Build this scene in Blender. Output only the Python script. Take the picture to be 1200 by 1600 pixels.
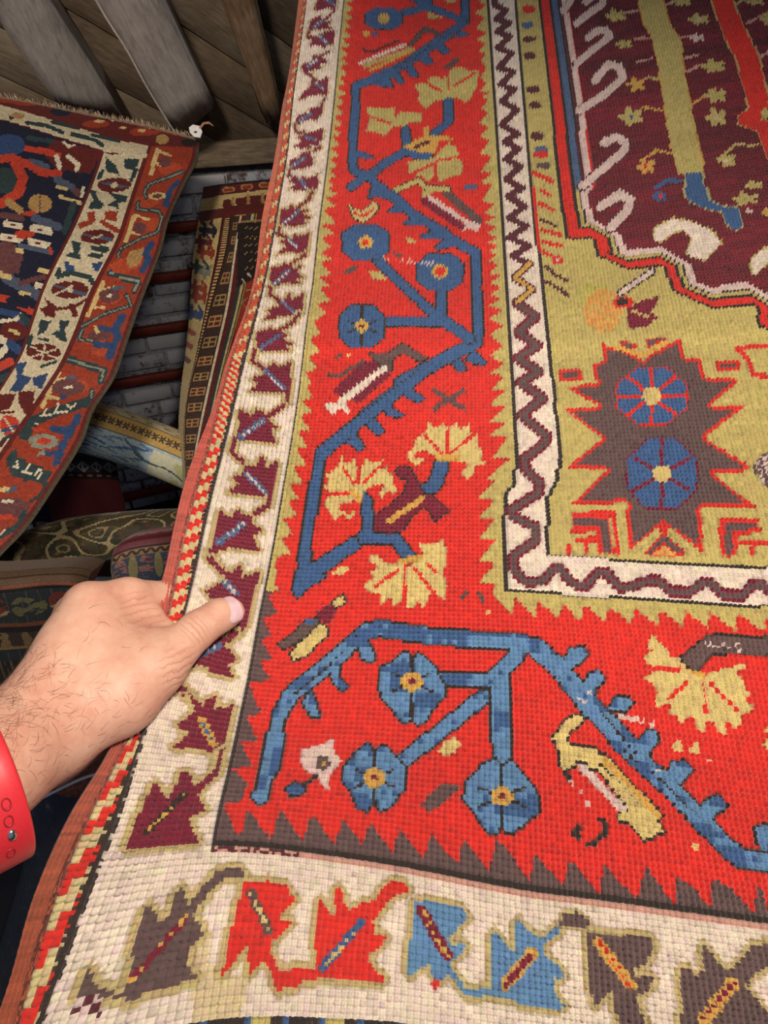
# A flatwoven-edge knotted wool rug held up by one hand in an attic rug store.
import bpy, bmesh, math, random
import numpy as np
from mathutils import Vector, Matrix

for o in list(bpy.data.objects): bpy.data.objects.remove(o, do_unlink=True)
scn = bpy.context.scene
COL = scn.collection

# ------------------------------------------------------------------ camera
cam_d = bpy.data.cameras.new('camera'); cam = bpy.data.objects.new('camera', cam_d); COL.objects.link(cam)
cam.location = (0, 0, 1.5); cam.rotation_euler = (math.radians(90 - 35), 0, 0)
cam_d.sensor_fit = 'VERTICAL'; cam_d.sensor_height = 36.0; cam_d.lens = 36.0 * 1110 / 1600
cam_d.clip_start = .01; cam_d.clip_end = 50
scn.camera = cam

# ------------------------------------------------------------------ light
world = bpy.data.worlds.new('attic_air'); scn.world = world; world.use_nodes = True
bg = world.node_tree.nodes['Background']; bg.inputs[0].default_value = (.62, .74, 1.0, 1); bg.inputs[1].default_value = .26

def lamp(name, kind, loc, target, power, color, **kw):
    d = bpy.data.lights.new(name, kind); d.energy = power; d.color = color
    for k, v in kw.items(): setattr(d, k, v)
    o = bpy.data.objects.new(name, d); COL.objects.link(o); o.location = loc
    o.rotation_euler = (Vector(target) - Vector(loc)).to_track_quat('-Z', 'Y').to_euler()
    return o
lamp('ceiling_spotlight', 'SPOT', (.26, -.10, 2.10), (.05, .38, 1.08), 61, (1, .88, .74), spot_size=math.radians(103), spot_blend=1.0, shadow_soft_size=.09)
lamp('room_lamp', 'SPOT', (-.42, -.5, 2.35), (-1.02, 1.9, 1.0), 168, (1, .87, .73), spot_size=math.radians(52), spot_blend=.75, shadow_soft_size=.12)

scn.view_settings.view_transform = 'Standard'; scn.view_settings.look = 'None'
scn.view_settings.gamma = 1; scn.view_settings.use_curve_mapping = False
scn.view_settings.exposure = 0.0

# ------------------------------------------------------------------ data: drape nets of the rugs (0.1 mm) and the matching cartoon nets (flat drawing units, 0.1)
MAIN = dict(rows=727, cols=370, wid=[0, 8, 14, 44, 94, 152, 172, 212, 266, 378],
 rowk=[0, 20, 40, 60, 80, 100, 120, 140, 160, 180, 200, 220, 240, 260, 280, 300, 320, 340, 360, 380, 400, 420, 440, 460, 480, 500, 520, 540, 560, 580, 600, 620, 640, 660, 680, 700, 720, 727],
 cartoon=[4794,-962,4919,-987,4922,-987,5485,-1100,6445,-1100,7527,-1100,7934,-1156,8666,-1280,9671,-1451,11712,-1798,4766,-742,4883,-766,4894,-768,5462,-881,6439,-881,7541,-881,7952,-938,8699,-1065,9723,-1239,11802,-1592,4736,-509,4846,-530,4866,-535,5438,-649,6434,-649,7557,-649,7971,-706,8735,-836,9778,-1013,11898,-1373,4705,-267,4806,-288,4836,-294,5413,-409,6428,-409,7573,-409,7991,-467,8771,-599,9836,-780,11997,-1148,4673,-25,4767,-44,4806,-52,5388,-168,6422,-168,7589,-168,8011,-226,8808,-362,9893,-546,12097,-921,4643,212,4728,195,4777,186,5363,68,6416,68,7605,68,8031,10,8844,-129,9949,-317,12194,-698,4613,444,4690,429,4747,417,5339,299,6411,299,7620,299,8050,239,8880,98,10004,-93,12289,-481,4585,672,4652,659,4716,646,5316,525,6406,525,7635,525,8069,465,8914,321,10058,127,12382,-268,4555,902,4612,890,4682,876,5293,753,6401,753,7650,753,8088,692,8949,546,10113,348,12476,-54,4521,1140,4570,1130,4646,1115,5270,989,6396,989,7666,989,8107,928,8985,778,10169,577,12574,168,4474,1396,4527,1385,4611,1368,5247,1240,6392,1240,7683,1240,8128,1178,9024,1026,10229,821,12677,405,4415,1673,4485,1659,4577,1640,5221,1511,6387,1511,7701,1511,8151,1449,9065,1293,10294,1084,12789,660,4367,1969,4450,1953,4547,1934,5191,1807,6380,1807,7720,1807,8175,1744,9110,1585,10364,1371,12911,938,4324,2288,4415,2270,4515,2251,5154,2129,6370,2129,7742,2129,8202,2065,9160,1902,10441,1684,13044,1242,4264,2632,4366,2613,4469,2595,5113,2477,6359,2477,7765,2477,8231,2411,9213,2244,10524,2021,13187,1568,4183,2998,4302,2977,4408,2959,5068,2844,6347,2844,7789,2844,8262,2781,9271,2619,10618,2403,13360,1963,4104,3376,4230,3355,4344,3336,5016,3226,6331,3226,7813,3226,8296,3167,9332,3015,10718,2811,13550,2396,4053,3760,4157,3744,4279,3725,4964,3618,6314,3618,7837,3618,8333,3563,9395,3422,10822,3233,13747,2845,4015,4148,4085,4138,4208,4120,4921,4018,6303,4018,7861,4018,8370,3967,9460,3838,10928,3665,13949,3308,3943,4540,3993,4534,4124,4518,4879,4423,6292,4423,7885,4423,8409,4378,9526,4262,11036,4105,14157,3782,3829,4929,3877,4924,4029,4910,4820,4838,6273,4838,7910,4838,8448,4798,9593,4696,11147,4558,14372,4273,3684,5315,3748,5313,3925,5305,4758,5268,6252,5268,7936,5268,8488,5233,9663,5147,11263,5030,14597,4787,3543,5714,3615,5714,3814,5715,4707,5720,6237,5720,7963,5720,8531,5693,9737,5624,11386,5530,14837,5334,3416,6149,3495,6153,3710,6162,4646,6203,6218,6203,7991,6202,8576,6182,9816,6133,11518,6066,15096,5924,3241,6631,3371,6640,3593,6655,4567,6724,6190,6722,8020,6717,8623,6706,9901,6680,11659,6643,15376,6565,3025,7145,3227,7164,3460,7185,4476,7278,6156,7276,8050,7273,8674,7272,9993,7271,11813,7269,15683,7265,2848,7685,3068,7709,3319,7737,4374,7855,6117,7860,8084,7872,8728,7884,10092,7912,11981,7951,16020,8034,2711,8257,2914,8282,3187,8317,4270,8454,6079,8471,8119,8515,8787,8540,10199,8602,12162,8688,16387,8873,2586,8855,2785,8884,3058,8925,4147,9085,6032,9119,8158,9192,8851,9234,10313,9333,12355,9473,16782,9774,2423,9448,2669,9498,2905,9545,4013,9767,5983,9823,8205,9901,8931,9962,10432,10102,12558,10301,17204,10736,2263,10085,2515,10148,2690,10191,3883,10490,5939,10575,8257,10658,9020,10741,10560,10927,12778,11195,17664,11785,2072,10891,2284,10934,2418,10962,3729,11230,5874,11344,8293,11488,9085,11588,10698,11813,13009,12137,18132,12854,1658,11811,1861,11831,2121,11857,3562,12001,5797,12151,8318,12401,9140,12505,10842,12744,13241,13079,18557,13824,1044,12825,1383,12818,1808,12809,3383,12775,5721,12994,8357,13418,9195,13524,11003,13777,13498,14126,19028,14901,513,14040,894,13995,1371,13939,3222,13719,5654,13935,8396,14463,9249,14571,11168,14840,13763,15203,19514,16008,92,15518,449,15451,875,15370,3009,14966,5557,15022,8432,15473,9299,15583,11327,15867,14018,16244,19983,17079,-582,17206,33,17048,288,16982,2800,16335,5464,16223,8469,16556,9353,16668,11498,16969,14293,17360,20486,18227,-749,17622,-73,17453,137,17400,2738,16750,5439,16655,8485,17000,9376,17113,11568,17420,14405,17818,20692,18698],
 net=[-1078,12721,15871,-966,12730,15889,-964,12731,15889,-463,12868,15978,405,13053,15992,1425,13358,16015,1816,13472,16064,2508,13565,16162,3467,13707,16299,5449,14034,16583,-1086,12416,15699,-983,12427,15716,-973,12428,15718,-476,12555,15804,393,12701,15813,1415,13028,15834,1807,13162,15884,2506,13268,15983,3459,13373,16116,5464,13744,16404,-1097,12118,15523,-1001,12131,15539,-984,12134,15542,-490,12257,15626,382,12367,15632,1406,12694,15649,1798,12847,15697,2505,12972,15798,3455,13042,15929,5477,13435,16218,-1107,11825,15347,-1021,11841,15361,-995,11846,15365,-505,11972,15449,371,12050,15452,1396,12355,15463,1788,12526,15511,2504,12672,15612,3451,12712,15743,5480,13103,16029,-1118,11538,15175,-1039,11555,15188,-1007,11562,15193,-520,11696,15275,360,11743,15276,1385,12010,15283,1776,12195,15328,2501,12367,15430,3444,12380,15561,5469,12746,15844,-1126,11252,15010,-1056,11270,15022,-1016,11281,15029,-534,11426,15109,349,11446,15109,1371,11657,15111,1760,11852,15155,2493,12055,15256,3433,12050,15388,5440,12368,15666,-1132,10964,14855,-1071,10983,14865,-1025,10997,14873,-546,11158,14952,339,11155,14952,1355,11300,14951,1740,11495,14992,2480,11734,15091,3419,11726,15224,5398,11979,15499,-1136,10667,14708,-1083,10686,14716,-1033,10704,14725,-557,10884,14802,330,10867,14802,1338,10946,14801,1716,11130,14839,2462,11402,14935,3403,11411,15069,5350,11597,15341,-1137,10355,14566,-1093,10372,14573,-1039,10393,14581,-566,10596,14656,320,10576,14657,1320,10600,14656,1691,10763,14692,2439,11056,14785,3387,11102,14919,5306,11235,15189,-1138,10020,14425,-1101,10036,14431,-1044,10060,14439,-572,10286,14511,310,10277,14511,1304,10267,14512,1667,10403,14546,2414,10701,14635,3372,10797,14769,5274,10898,15039,-1145,9664,14282,-1107,9680,14288,-1046,9708,14297,-578,9950,14364,301,9970,14363,1290,9947,14364,1646,10060,14398,2389,10343,14484,3359,10492,14614,5253,10580,14886,-1159,9299,14135,-1109,9319,14142,-1044,9348,14151,-583,9594,14213,291,9656,14208,1279,9639,14209,1629,9732,14243,2366,9990,14326,3349,10186,14453,5243,10273,14726,-1164,8946,13983,-1107,8967,13991,-1040,8994,14000,-591,9229,14056,280,9337,14045,1271,9339,14044,1616,9418,14078,2349,9646,14161,3342,9875,14282,5242,9969,14558,-1166,8610,13825,-1105,8629,13834,-1037,8654,13842,-602,8867,13891,268,9016,13873,1264,9043,13869,1606,9111,13903,2336,9309,13986,3338,9556,14103,5245,9657,14382,-1182,8287,13659,-1114,8305,13668,-1045,8326,13676,-616,8516,13720,255,8693,13694,1259,8747,13686,1598,8808,13719,2326,8975,13804,3333,9225,13918,5248,9333,14198,-1212,7979,13486,-1134,7995,13496,-1064,8012,13504,-633,8178,13546,241,8369,13512,1254,8448,13498,1591,8501,13529,2318,8630,13612,3323,8855,13718,5246,8949,13987,-1240,7686,13313,-1159,7698,13323,-1085,7712,13331,-653,7853,13370,225,8042,13331,1248,8143,13310,1585,8189,13338,2308,8279,13419,3305,8455,13517,5233,8530,13769,-1251,7402,13141,-1184,7409,13150,-1106,7420,13159,-673,7537,13197,209,7710,13155,1239,7828,13127,1577,7870,13152,2296,7925,13230,3277,8037,13327,5211,8105,13558,-1252,7124,12976,-1207,7127,12981,-1129,7134,12990,-685,7227,13028,196,7373,12988,1227,7503,12953,1567,7542,12975,2281,7569,13050,3241,7616,13148,5186,7687,13354,-1272,6849,12816,-1241,6850,12819,-1159,6853,12828,-696,6921,12865,184,7032,12831,1213,7168,12789,1554,7208,12807,2265,7217,12878,3205,7209,12978,5164,7288,13157,-1316,6582,12665,-1287,6581,12668,-1194,6579,12677,-716,6615,12709,167,6687,12684,1196,6825,12636,1538,6869,12647,2247,6872,12711,3176,6828,12811,5151,6910,12961,-1376,6317,12524,-1337,6314,12527,-1230,6307,12534,-735,6306,12557,150,6345,12543,1177,6480,12490,1521,6528,12494,2232,6536,12545,3155,6472,12642,5146,6546,12765,-1428,6044,12389,-1385,6039,12391,-1266,6027,12396,-745,5994,12407,137,6008,12401,1158,6135,12346,1504,6187,12341,2218,6206,12376,3143,6134,12465,5147,6187,12564,-1462,5746,12255,-1417,5741,12255,-1293,5728,12256,-759,5678,12255,122,5678,12255,1140,5795,12199,1487,5849,12185,2208,5880,12202,3140,5806,12278,5149,5821,12358,-1515,5425,12120,-1443,5419,12117,-1320,5408,12113,-781,5359,12097,104,5356,12100,1122,5462,12046,1471,5515,12024,2200,5555,12020,3142,5481,12082,5144,5440,12152,-1580,5090,11990,-1473,5086,11981,-1350,5080,11972,-808,5040,11938,83,5045,11936,1107,5135,11884,1457,5183,11855,2194,5225,11830,3147,5150,11877,5123,5033,11950,-1616,4752,11870,-1504,4751,11855,-1378,4750,11839,-838,4728,11781,61,4745,11766,1094,4812,11713,1445,4850,11679,2187,4886,11636,3150,4804,11667,5083,4603,11756,-1621,4408,11759,-1524,4411,11741,-1394,4415,11717,-865,4416,11631,40,4454,11591,1082,4490,11535,1433,4515,11500,2177,4534,11444,3148,4443,11460,5031,4161,11570,-1612,4061,11664,-1523,4066,11642,-1400,4074,11610,-896,4098,11490,16,4162,11413,1070,4171,11358,1421,4180,11323,2162,4174,11261,3135,4070,11263,4980,3729,11388,-1616,3733,11587,-1512,3738,11553,-1412,3743,11519,-927,3768,11355,-8,3858,11232,1062,3853,11184,1415,3845,11152,2141,3809,11093,3114,3691,11082,4941,3318,11203,-1618,3420,11503,-1517,3422,11463,-1446,3424,11433,-951,3444,11223,-29,3547,11053,1053,3531,11014,1407,3505,10987,2115,3438,10935,3086,3305,10910,4920,2920,11006,-1629,3084,11377,-1549,3089,11343,-1499,3093,11321,-985,3139,11092,-57,3240,10888,1033,3195,10844,1384,3157,10824,2087,3067,10784,3055,2929,10748,4918,2557,10808,-1730,2752,11219,-1657,2760,11195,-1563,2772,11162,-1023,2852,10954,-89,2933,10732,1005,2849,10675,1354,2807,10662,2061,2711,10637,3027,2584,10598,4926,2257,10631,-1915,2444,11013,-1793,2458,10995,-1641,2480,10965,-1066,2588,10814,-118,2628,10587,981,2492,10502,1322,2451,10494,2038,2354,10479,3004,2235,10439,4941,1947,10442,-2074,2127,10723,-1935,2143,10726,-1763,2166,10722,-1096,2293,10640,-141,2309,10442,959,2154,10335,1292,2117,10327,2021,2022,10319,2987,1909,10280,4957,1650,10259,-2167,1753,10406,-2039,1770,10420,-1887,1791,10433,-1131,1928,10434,-172,1967,10294,938,1854,10182,1267,1821,10171,2011,1729,10163,2976,1620,10131,4968,1380,10096,-2304,1335,10131,-2096,1371,10159,-2010,1387,10171,-1155,1556,10239,-198,1621,10146,919,1557,10025,1243,1528,10007,2005,1440,9998,2968,1333,9976,4972,1108,9939,-2333,1235,10075,-2107,1274,10104,-2037,1286,10113,-1160,1449,10186,-205,1505,10095,911,1441,9962,1235,1414,9941,2004,1328,9931,2966,1221,9915,4972,1000,9880])
LEFT = dict(rows=300, cols=154, wid=[0, 92, 122, 154], rowk=[0.0, 23.08, 46.15, 69.23, 92.31, 115.38, 138.46, 161.54, 184.62, 207.69, 230.77, 253.85, 276.92, 300.0],
 cartoon=[-602,1424,1698,1836,2382,1996,3120,2170,-667,1741,1633,2153,2308,2315,3080,2500,-796,2158,1504,2570,2170,2730,2880,2900,-1007,2705,1293,3117,1989,3284,2640,3440,-1223,3205,1077,3617,1817,3794,2508,3960,-1601,3988,699,4400,1422,4573,2200,4760,-1799,4548,501,4960,1203,5129,2000,5320,-1990,5110,310,5522,953,5677,1800,5880,-2305,5635,-5,6047,616,6196,1466,6400,-2642,6119,-342,6531,291,6683,1280,6920,-3258,6936,-958,7348,-268,7513,760,7760,-3665,7444,-1365,7856,-623,8034,400,8280,-4011,7877,-1711,8289,-926,8478,0,8700,-4447,8422,-2147,8834,-1306,9036,-412,9250],
 net=[-9353,18225,13612,-6495,19068,13011,-5564,19276,12772,-4515,19495,12506,-9266,17628,13277,-6476,18460,12661,-5576,18660,12417,-4502,18883,12130,-9253,16943,12847,-6541,17759,12209,-5675,17953,11963,-4713,18154,11693,-9254,16019,12320,-6655,16816,11654,-5784,17013,11390,-4934,17193,11136,-9264,15191,11872,-6773,15970,11180,-5881,16175,10893,-5007,16361,10616,-9324,13976,11222,-6997,14727,10489,-6177,14920,10197,-5247,15120,9874,-9277,13171,10790,-7054,13900,10027,-6290,14082,9736,-5374,14281,9396,-9210,12391,10390,-7089,13099,9596,-6419,13261,9322,-5486,13466,8952,-9262,11653,10060,-7257,12342,9239,-6642,12494,8969,-5750,12694,8588,-9255,10893,9832,-7383,11566,8990,-6792,11717,8709,-5805,11945,8258,-9307,9754,9476,-7644,10399,8593,-7061,10557,8277,-6121,10782,7792,-9328,9083,9294,-7795,9711,8386,-7209,9876,8039,-6328,10093,7547,-9375,8581,9132,-7941,9192,8200,-7352,9361,7826,-6595,9552,7372,-9397,7961,8962,-8088,8552,8001,-7502,8727,7591,-6817,8904,7143])
SECOND = dict(rows=260, cols=110, wid=[0, 18, 26, 36, 50, 110], rowk=[0.0, 32.5, 65.0, 97.5, 130.0, 162.5, 195.0, 227.5, 260.0],
 cartoon=[3180,2920,3581,2880,3770,2861,3921,2846,4191,2819,5291,2679,3107,3450,3488,3412,3670,3394,3760,3385,4045,3356,5145,3216,3010,4000,3372,3964,3579,3943,3658,3935,3970,3904,5070,3764,2930,4800,3186,4774,3313,4762,3530,4740,3800,4713,4900,4573,2866,5600,3031,5583,3106,5576,3355,5551,3591,5528,4691,5388,2838,6200,2931,6191,2963,6188,3220,6162,3438,6140,4538,6000,2820,6800,2870,6795,2901,6792,3086,6773,3291,6753,4391,6613,2844,7400,2876,7397,2894,7395,2972,7387,3128,7372,4228,7232,2864,7900,2881,7898,2889,7897,2911,7895,3003,7886,4103,7746],
 net=[-5183,22066,10947,-4294,21349,11144,-3938,21260,11191,-3671,21275,11213,-3195,21303,11252,-1259,21554,11436,-5253,21249,10207,-4404,20549,10428,-4062,20462,10478,-3907,20471,10491,-3408,20499,10531,-1498,20746,10709,-5361,20416,9460,-4545,19733,9706,-4166,19651,9763,-4030,19659,9774,-3492,19690,9818,-1608,19932,9989,-5402,19229,8410,-4774,18565,8681,-4535,18479,8732,-4169,18500,8762,-3713,18526,8800,-1867,18761,8961,-5410,18073,7403,-4938,17429,7703,-4787,17341,7753,-4376,17365,7786,-3985,17387,7818,-2177,17616,7970,-5380,17226,6677,-5027,16597,6998,-4948,16508,7046,-4529,16532,7080,-4174,16553,7109,-2395,16776,7254,-5331,16397,5975,-5049,15785,6321,-4972,15699,6373,-4675,15716,6398,-4346,15735,6425,-2595,15953,6562,-5212,15584,5297,-4962,14992,5672,-4905,14909,5727,-4782,14916,5738,-4537,14930,5758,-2815,15142,5887,-5114,14920,4752,-4889,14345,5150,-4849,14263,5208,-4815,14265,5211,-4670,14273,5223,-2973,14482,5346])
PTS = {'wall': {'o': [-0.7784, 2.2264, 0.4954], 'd': [0.91, 0.4147, 0.0], 'n': [0.4147, -0.91, 0.0]}, 'roof': {'o': [-0.5688, 2.3219, 1.1471], 'd': [0.91, 0.4147, 0.0], 'u': [0.2666, -0.5849, 0.766], 'n': [0.3177, -0.6971, -0.6428]}, 'battens': [0.969, 0.8253, 0.6651, 0.5037, 0.2989, 0.0698], 'rafters': [[[-0.4592, 0.6856], [-0.4193, 0.4881], [-0.342, 0.3015], [-0.3462, 0.6158], [-0.3288, 0.5762], [-0.1959, 0.2577]], [[-0.2655, 0.6404], [-0.2382, 0.5769], [-0.0671, 0.1852], [-0.123, 0.6396], [-0.0943, 0.5779], [0.0295, 0.2846]], [[-0.0006, 0.6489], [0.0264, 0.5788], [0.1805, 0.2114], [0.0873, 0.6509], [0.1089, 0.5794], [0.2089, 0.2705]]], 'seams': [[[-0.2951, 0.4829], [-0.2142, 0.4271]], [[-0.0444, 0.4425], [0.1273, 0.3229]], [[0.0431, 0.247], [0.2118, 0.1338]], [[-0.2137, 0.3032], [-0.13, 0.2425]]], 'bracket': [-0.4518, 1.9135, 1.2689], 'plate': [[-0.6689, 2.1898, 1.1753], [-0.2838, 2.4767, 1.1144]], 'blue_roll': [[-0.8198, 1.6272, 0.6508], [-0.6502, 1.6293, 0.5841], [-0.4622, 1.6173, 0.4971]], 'blue_r': 0.07, 'olive': [[-0.8324, 1.0709, 0.5885], [-0.7784, 1.1163, 0.5837], [-0.7297, 1.176, 0.5644], [-0.6746, 1.2392, 0.55], [-0.5838, 1.2969, 0.5278], [-0.4692, 1.3536, 0.5042], [-0.3762, 1.4055, 0.4737]], 'dark': [[-0.9681, 1.6558, 0.3953], [-0.7665, 1.7141, 0.3564], [-0.7665, 1.8045, 0.4857]], 'redblue': [[-0.452, 0.8567, 0.7708], [-0.4437, 0.8867, 0.7788], [-0.418, 0.9071, 0.773], [-0.3459, 0.9408, 0.7515], [-0.2858, 0.9578, 0.7408]], 'brown': [[-0.5827, 0.7217, 0.8222], [-0.5297, 0.7207, 0.8207], [-0.4727, 0.7291, 0.8153], [-0.4459, 0.7354, 0.8069], [-0.4295, 0.7407, 0.797]], 'navy': [[-0.2653, 0.3861, 0.9705], [-0.3731, 0.4471, 0.7089], [-0.5297, 0.4912, 0.3708], [-0.6811, 0.4982, 0.0148]], 'black': [[-0.3787, 0.457, 0.8626], [-0.4973, 0.5017, 0.6125], [-0.6441, 0.5145, 0.3171], [-0.8003, 0.4852, -0.0038]], 'cord': [[-0.2724, 0.3285, 0.9928], [-0.2502, 0.3278, 1.0092], [-0.2308, 0.3293, 1.0201], [-0.2116, 0.3293, 1.0289]], 'hand': {'caps': [[[-0.46, -0.16, 1.27], [-0.2349, 0.1898, 1.1958], 0.047, 0.036], [[-0.2349, 0.1898, 1.1958], [-0.2207, 0.2413, 1.1612], 0.036, 0.0325], [[-0.2207, 0.2413, 1.1612], [-0.2044, 0.2772, 1.1496], 0.0325, 0.0265], [[-0.2275, 0.2453, 1.146], [-0.2046, 0.2754, 1.1349], 0.029, 0.0225], [[-0.2053, 0.2822, 1.1534], [-0.1962, 0.299, 1.16], 0.0235, 0.0225], [[-0.2068, 0.2812, 1.1606], [-0.1948, 0.3471, 1.1798], 0.021, 0.0165], [[-0.2101, 0.2877, 1.1437], [-0.2089, 0.3567, 1.1638], 0.022, 0.016], [[-0.2152, 0.2951, 1.1282], [-0.222, 0.3654, 1.1414], 0.021, 0.015], [[-0.2155, 0.2936, 1.1173], [-0.2308, 0.3731, 1.1175], 0.02, 0.014], [[-0.1959, 0.281, 1.143], [-0.1671, 0.2987, 1.1473], 0.024, 0.021], [[-0.1671, 0.2987, 1.1473], [-0.1473, 0.317, 1.1542], 0.021, 0.0185], [[-0.1473, 0.317, 1.1542], [-0.1259, 0.3493, 1.1584], 0.0178, 0.0122], [[-0.1259, 0.3493, 1.1584], [-0.1144, 0.3618, 1.159], 0.0122, 0.0112], [[-0.1144, 0.3618, 1.159], [-0.1073, 0.3682, 1.1567], 0.0112, 0.0098], [[-0.1947, 0.321, 1.1652], [-0.165, 0.3184, 1.1562], 0.022, 0.02], [[-0.1893, 0.3379, 1.1684], [-0.163, 0.3316, 1.1541], 0.017, 0.014], [[-0.167, 0.306, 1.149], [-0.1545, 0.3304, 1.1524], 0.02, 0.014], [[-0.1858, 0.3491, 1.1722], [-0.1648, 0.3521, 1.1502], 0.0135, 0.01], [[-0.1844, 0.3469, 1.1655], [-0.1605, 0.3618, 1.159], 0.0125, 0.0085], [[-0.1778, 0.3364, 1.161], [-0.1514, 0.3524, 1.1542], 0.013, 0.009], [[-0.2105, 0.2748, 1.1167], [-0.1842, 0.3024, 1.1125], 0.016, 0.013], [[-0.1842, 0.3024, 1.1125], [-0.1648, 0.3191, 1.1276], 0.014, 0.012], [[-0.1956, 0.3513, 1.1788], [-0.1766, 0.368, 1.1712], 0.0148, 0.0125], [[-0.1766, 0.368, 1.1712], [-0.159, 0.392, 1.1497], 0.0125, 0.011], [[-0.159, 0.392, 1.1497], [-0.138, 0.4022, 1.1276], 0.0108, 0.0098], [[-0.138, 0.4022, 1.1276], [-0.1218, 0.398, 1.1182], 0.0098, 0.0085], [[-0.211, 0.3604, 1.1604], [-0.1838, 0.3917, 1.1354], 0.0145, 0.0118], [[-0.1838, 0.3917, 1.1354], [-0.1575, 0.403, 1.1079], 0.0115, 0.0102], [[-0.1575, 0.403, 1.1079], [-0.1368, 0.3951, 1.1019], 0.01, 0.0085], [[-0.2228, 0.3677, 1.136], [-0.1964, 0.3943, 1.113], 0.0135, 0.011], [[-0.1964, 0.3943, 1.113], [-0.1711, 0.3988, 1.0897], 0.0108, 0.0097], [[-0.1711, 0.3988, 1.0897], [-0.151, 0.3881, 1.0866], 0.0096, 0.0082], [[-0.2321, 0.3761, 1.1131], [-0.2092, 0.3907, 1.0938], 0.0125, 0.0098], [[-0.2092, 0.3907, 1.0938], [-0.1877, 0.3887, 1.0788], 0.0095, 0.0085], [[-0.1877, 0.3887, 1.0788], [-0.1709, 0.3772, 1.0798], 0.0084, 0.0074]], 'thumb': [[-0.1473, 0.317, 1.1542], [-0.1259, 0.3493, 1.1584], [-0.1073, 0.3682, 1.1567]], 'nail': [-0.1052, 0.3615, 1.1647], 'ring': [-0.2023, 0.2292, 1.1683], 'ringaxis': [0.7256, 0.6673, -0.1679], 'holes': [(5.7596, 0.009), (5.9516, 0.01), (6.1348, 0.01), (0.1134, 0.012)], 'web': [-0.1592, 0.3511, 1.1732], 'webdir': [0.1322, -0.5685, -0.812], 'base': [-0.1283, 0.313, 1.159], 'basedir': [0.2747, -0.5515, -0.7876], 'nailnormal': [0.1402, -0.5776, 0.8042], 'nailspec': [-0.003, 0.0123]}}
# ------------------------------------------------------------------ helpers
def lin(c):
    c = np.asarray(c, float) / 255.0
    return np.where(c <= .04045, c / 12.92, ((c + .055) / 1.055) ** 2.4)
def link(name, me, parent=None, mats=()):
    o = bpy.data.objects.new(name, me); COL.objects.link(o)
    for m in mats: me.materials.append(m)
    if parent: o.parent = parent
    return o
def empty(name, loc=(0, 0, 0)):
    o = bpy.data.objects.new(name, None); COL.objects.link(o); o.location = loc; o.empty_display_size = .05; return o
def tag(o, label=None, cat=None, group=None, kind=None):
    for k, v in (('label', label), ('category', cat), ('group', group), ('kind', kind)):
        if v: o[k] = v
    return o
def mesh(name, V, F, smooth=True, loopcol=None):
    V = np.asarray(V, np.float32); F = np.asarray(F, np.int32); n = F.shape[1]
    me = bpy.data.meshes.new(name)
    me.vertices.add(len(V)); me.vertices.foreach_set('co', V.ravel())
    me.loops.add(F.size); me.loops.foreach_set('vertex_index', F.ravel())
    me.polygons.add(len(F)); me.polygons.foreach_set('loop_start', np.arange(0, F.size, n, dtype=np.int32))
    if smooth: me.polygons.foreach_set('use_smooth', np.ones(len(F), bool))
    if loopcol is not None:
        a = me.color_attributes.new('yarn', 'FLOAT_COLOR', 'CORNER')
        c = np.ones((len(F), n, 4), np.float32); c[..., :3] = loopcol[:, None, :] if loopcol.ndim == 2 else loopcol
        a.data.foreach_set('color', c.ravel())
    me.update(calc_edges=True); return me
def herm(X, V, x):
    X = np.asarray(X, float); V = np.asarray(V, float); x = np.asarray(x, float)
    m = np.gradient(V, X, axis=0)
    i = np.clip(np.searchsorted(X, x, side='right') - 1, 0, len(X) - 2)
    h = X[i + 1] - X[i]; u = (x - X[i]) / h; sh = (len(x),) + (1,) * (V.ndim - 1); u = u.reshape(sh); h = h.reshape(sh)
    return (2*u**3-3*u**2+1)*V[i] + (u**3-2*u**2+u)*h*m[i] + (-2*u**3+3*u**2)*V[i+1] + (u**3-u**2)*h*m[i+1]
def surface(D, rowx, colx):
    net = np.array(D['net'], float).reshape(len(D['rowk']), len(D['wid']), 3) / 1e4
    A = herm(D['rowk'], net, rowx)
    return herm(D['wid'], A.transpose(1, 0, 2), colx).transpose(1, 0, 2)
def normals(P):
    n = np.cross(np.gradient(P, axis=1), np.gradient(P, axis=0)); n /= np.linalg.norm(n, axis=2, keepdims=True) + 1e-12
    return n
def bx(lo, hi, M=None):
    lo = np.array(lo, float); hi = np.array(hi, float)
    V = np.array([[x, y, z] for x in (lo[0], hi[0]) for y in (lo[1], hi[1]) for z in (lo[2], hi[2])])
    F = [[0,1,3,2],[4,6,7,5],[0,4,5,1],[2,3,7,6],[0,2,6,4],[1,5,7,3]]
    return V, np.array(F)
def bevelled(name, V, F, parent, mat, w=.004, seg=2):
    me = mesh(name, V, F, smooth=False)
    b = bmesh.new(); b.from_mesh(me); bmesh.ops.recalc_face_normals(b, faces=b.faces)
    bmesh.ops.bevel(b, geom=list(b.edges), offset=w, segments=seg, affect='EDGES', profile=.6); b.to_mesh(me); b.free()
    return link(name, me, parent, [mat])

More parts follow.
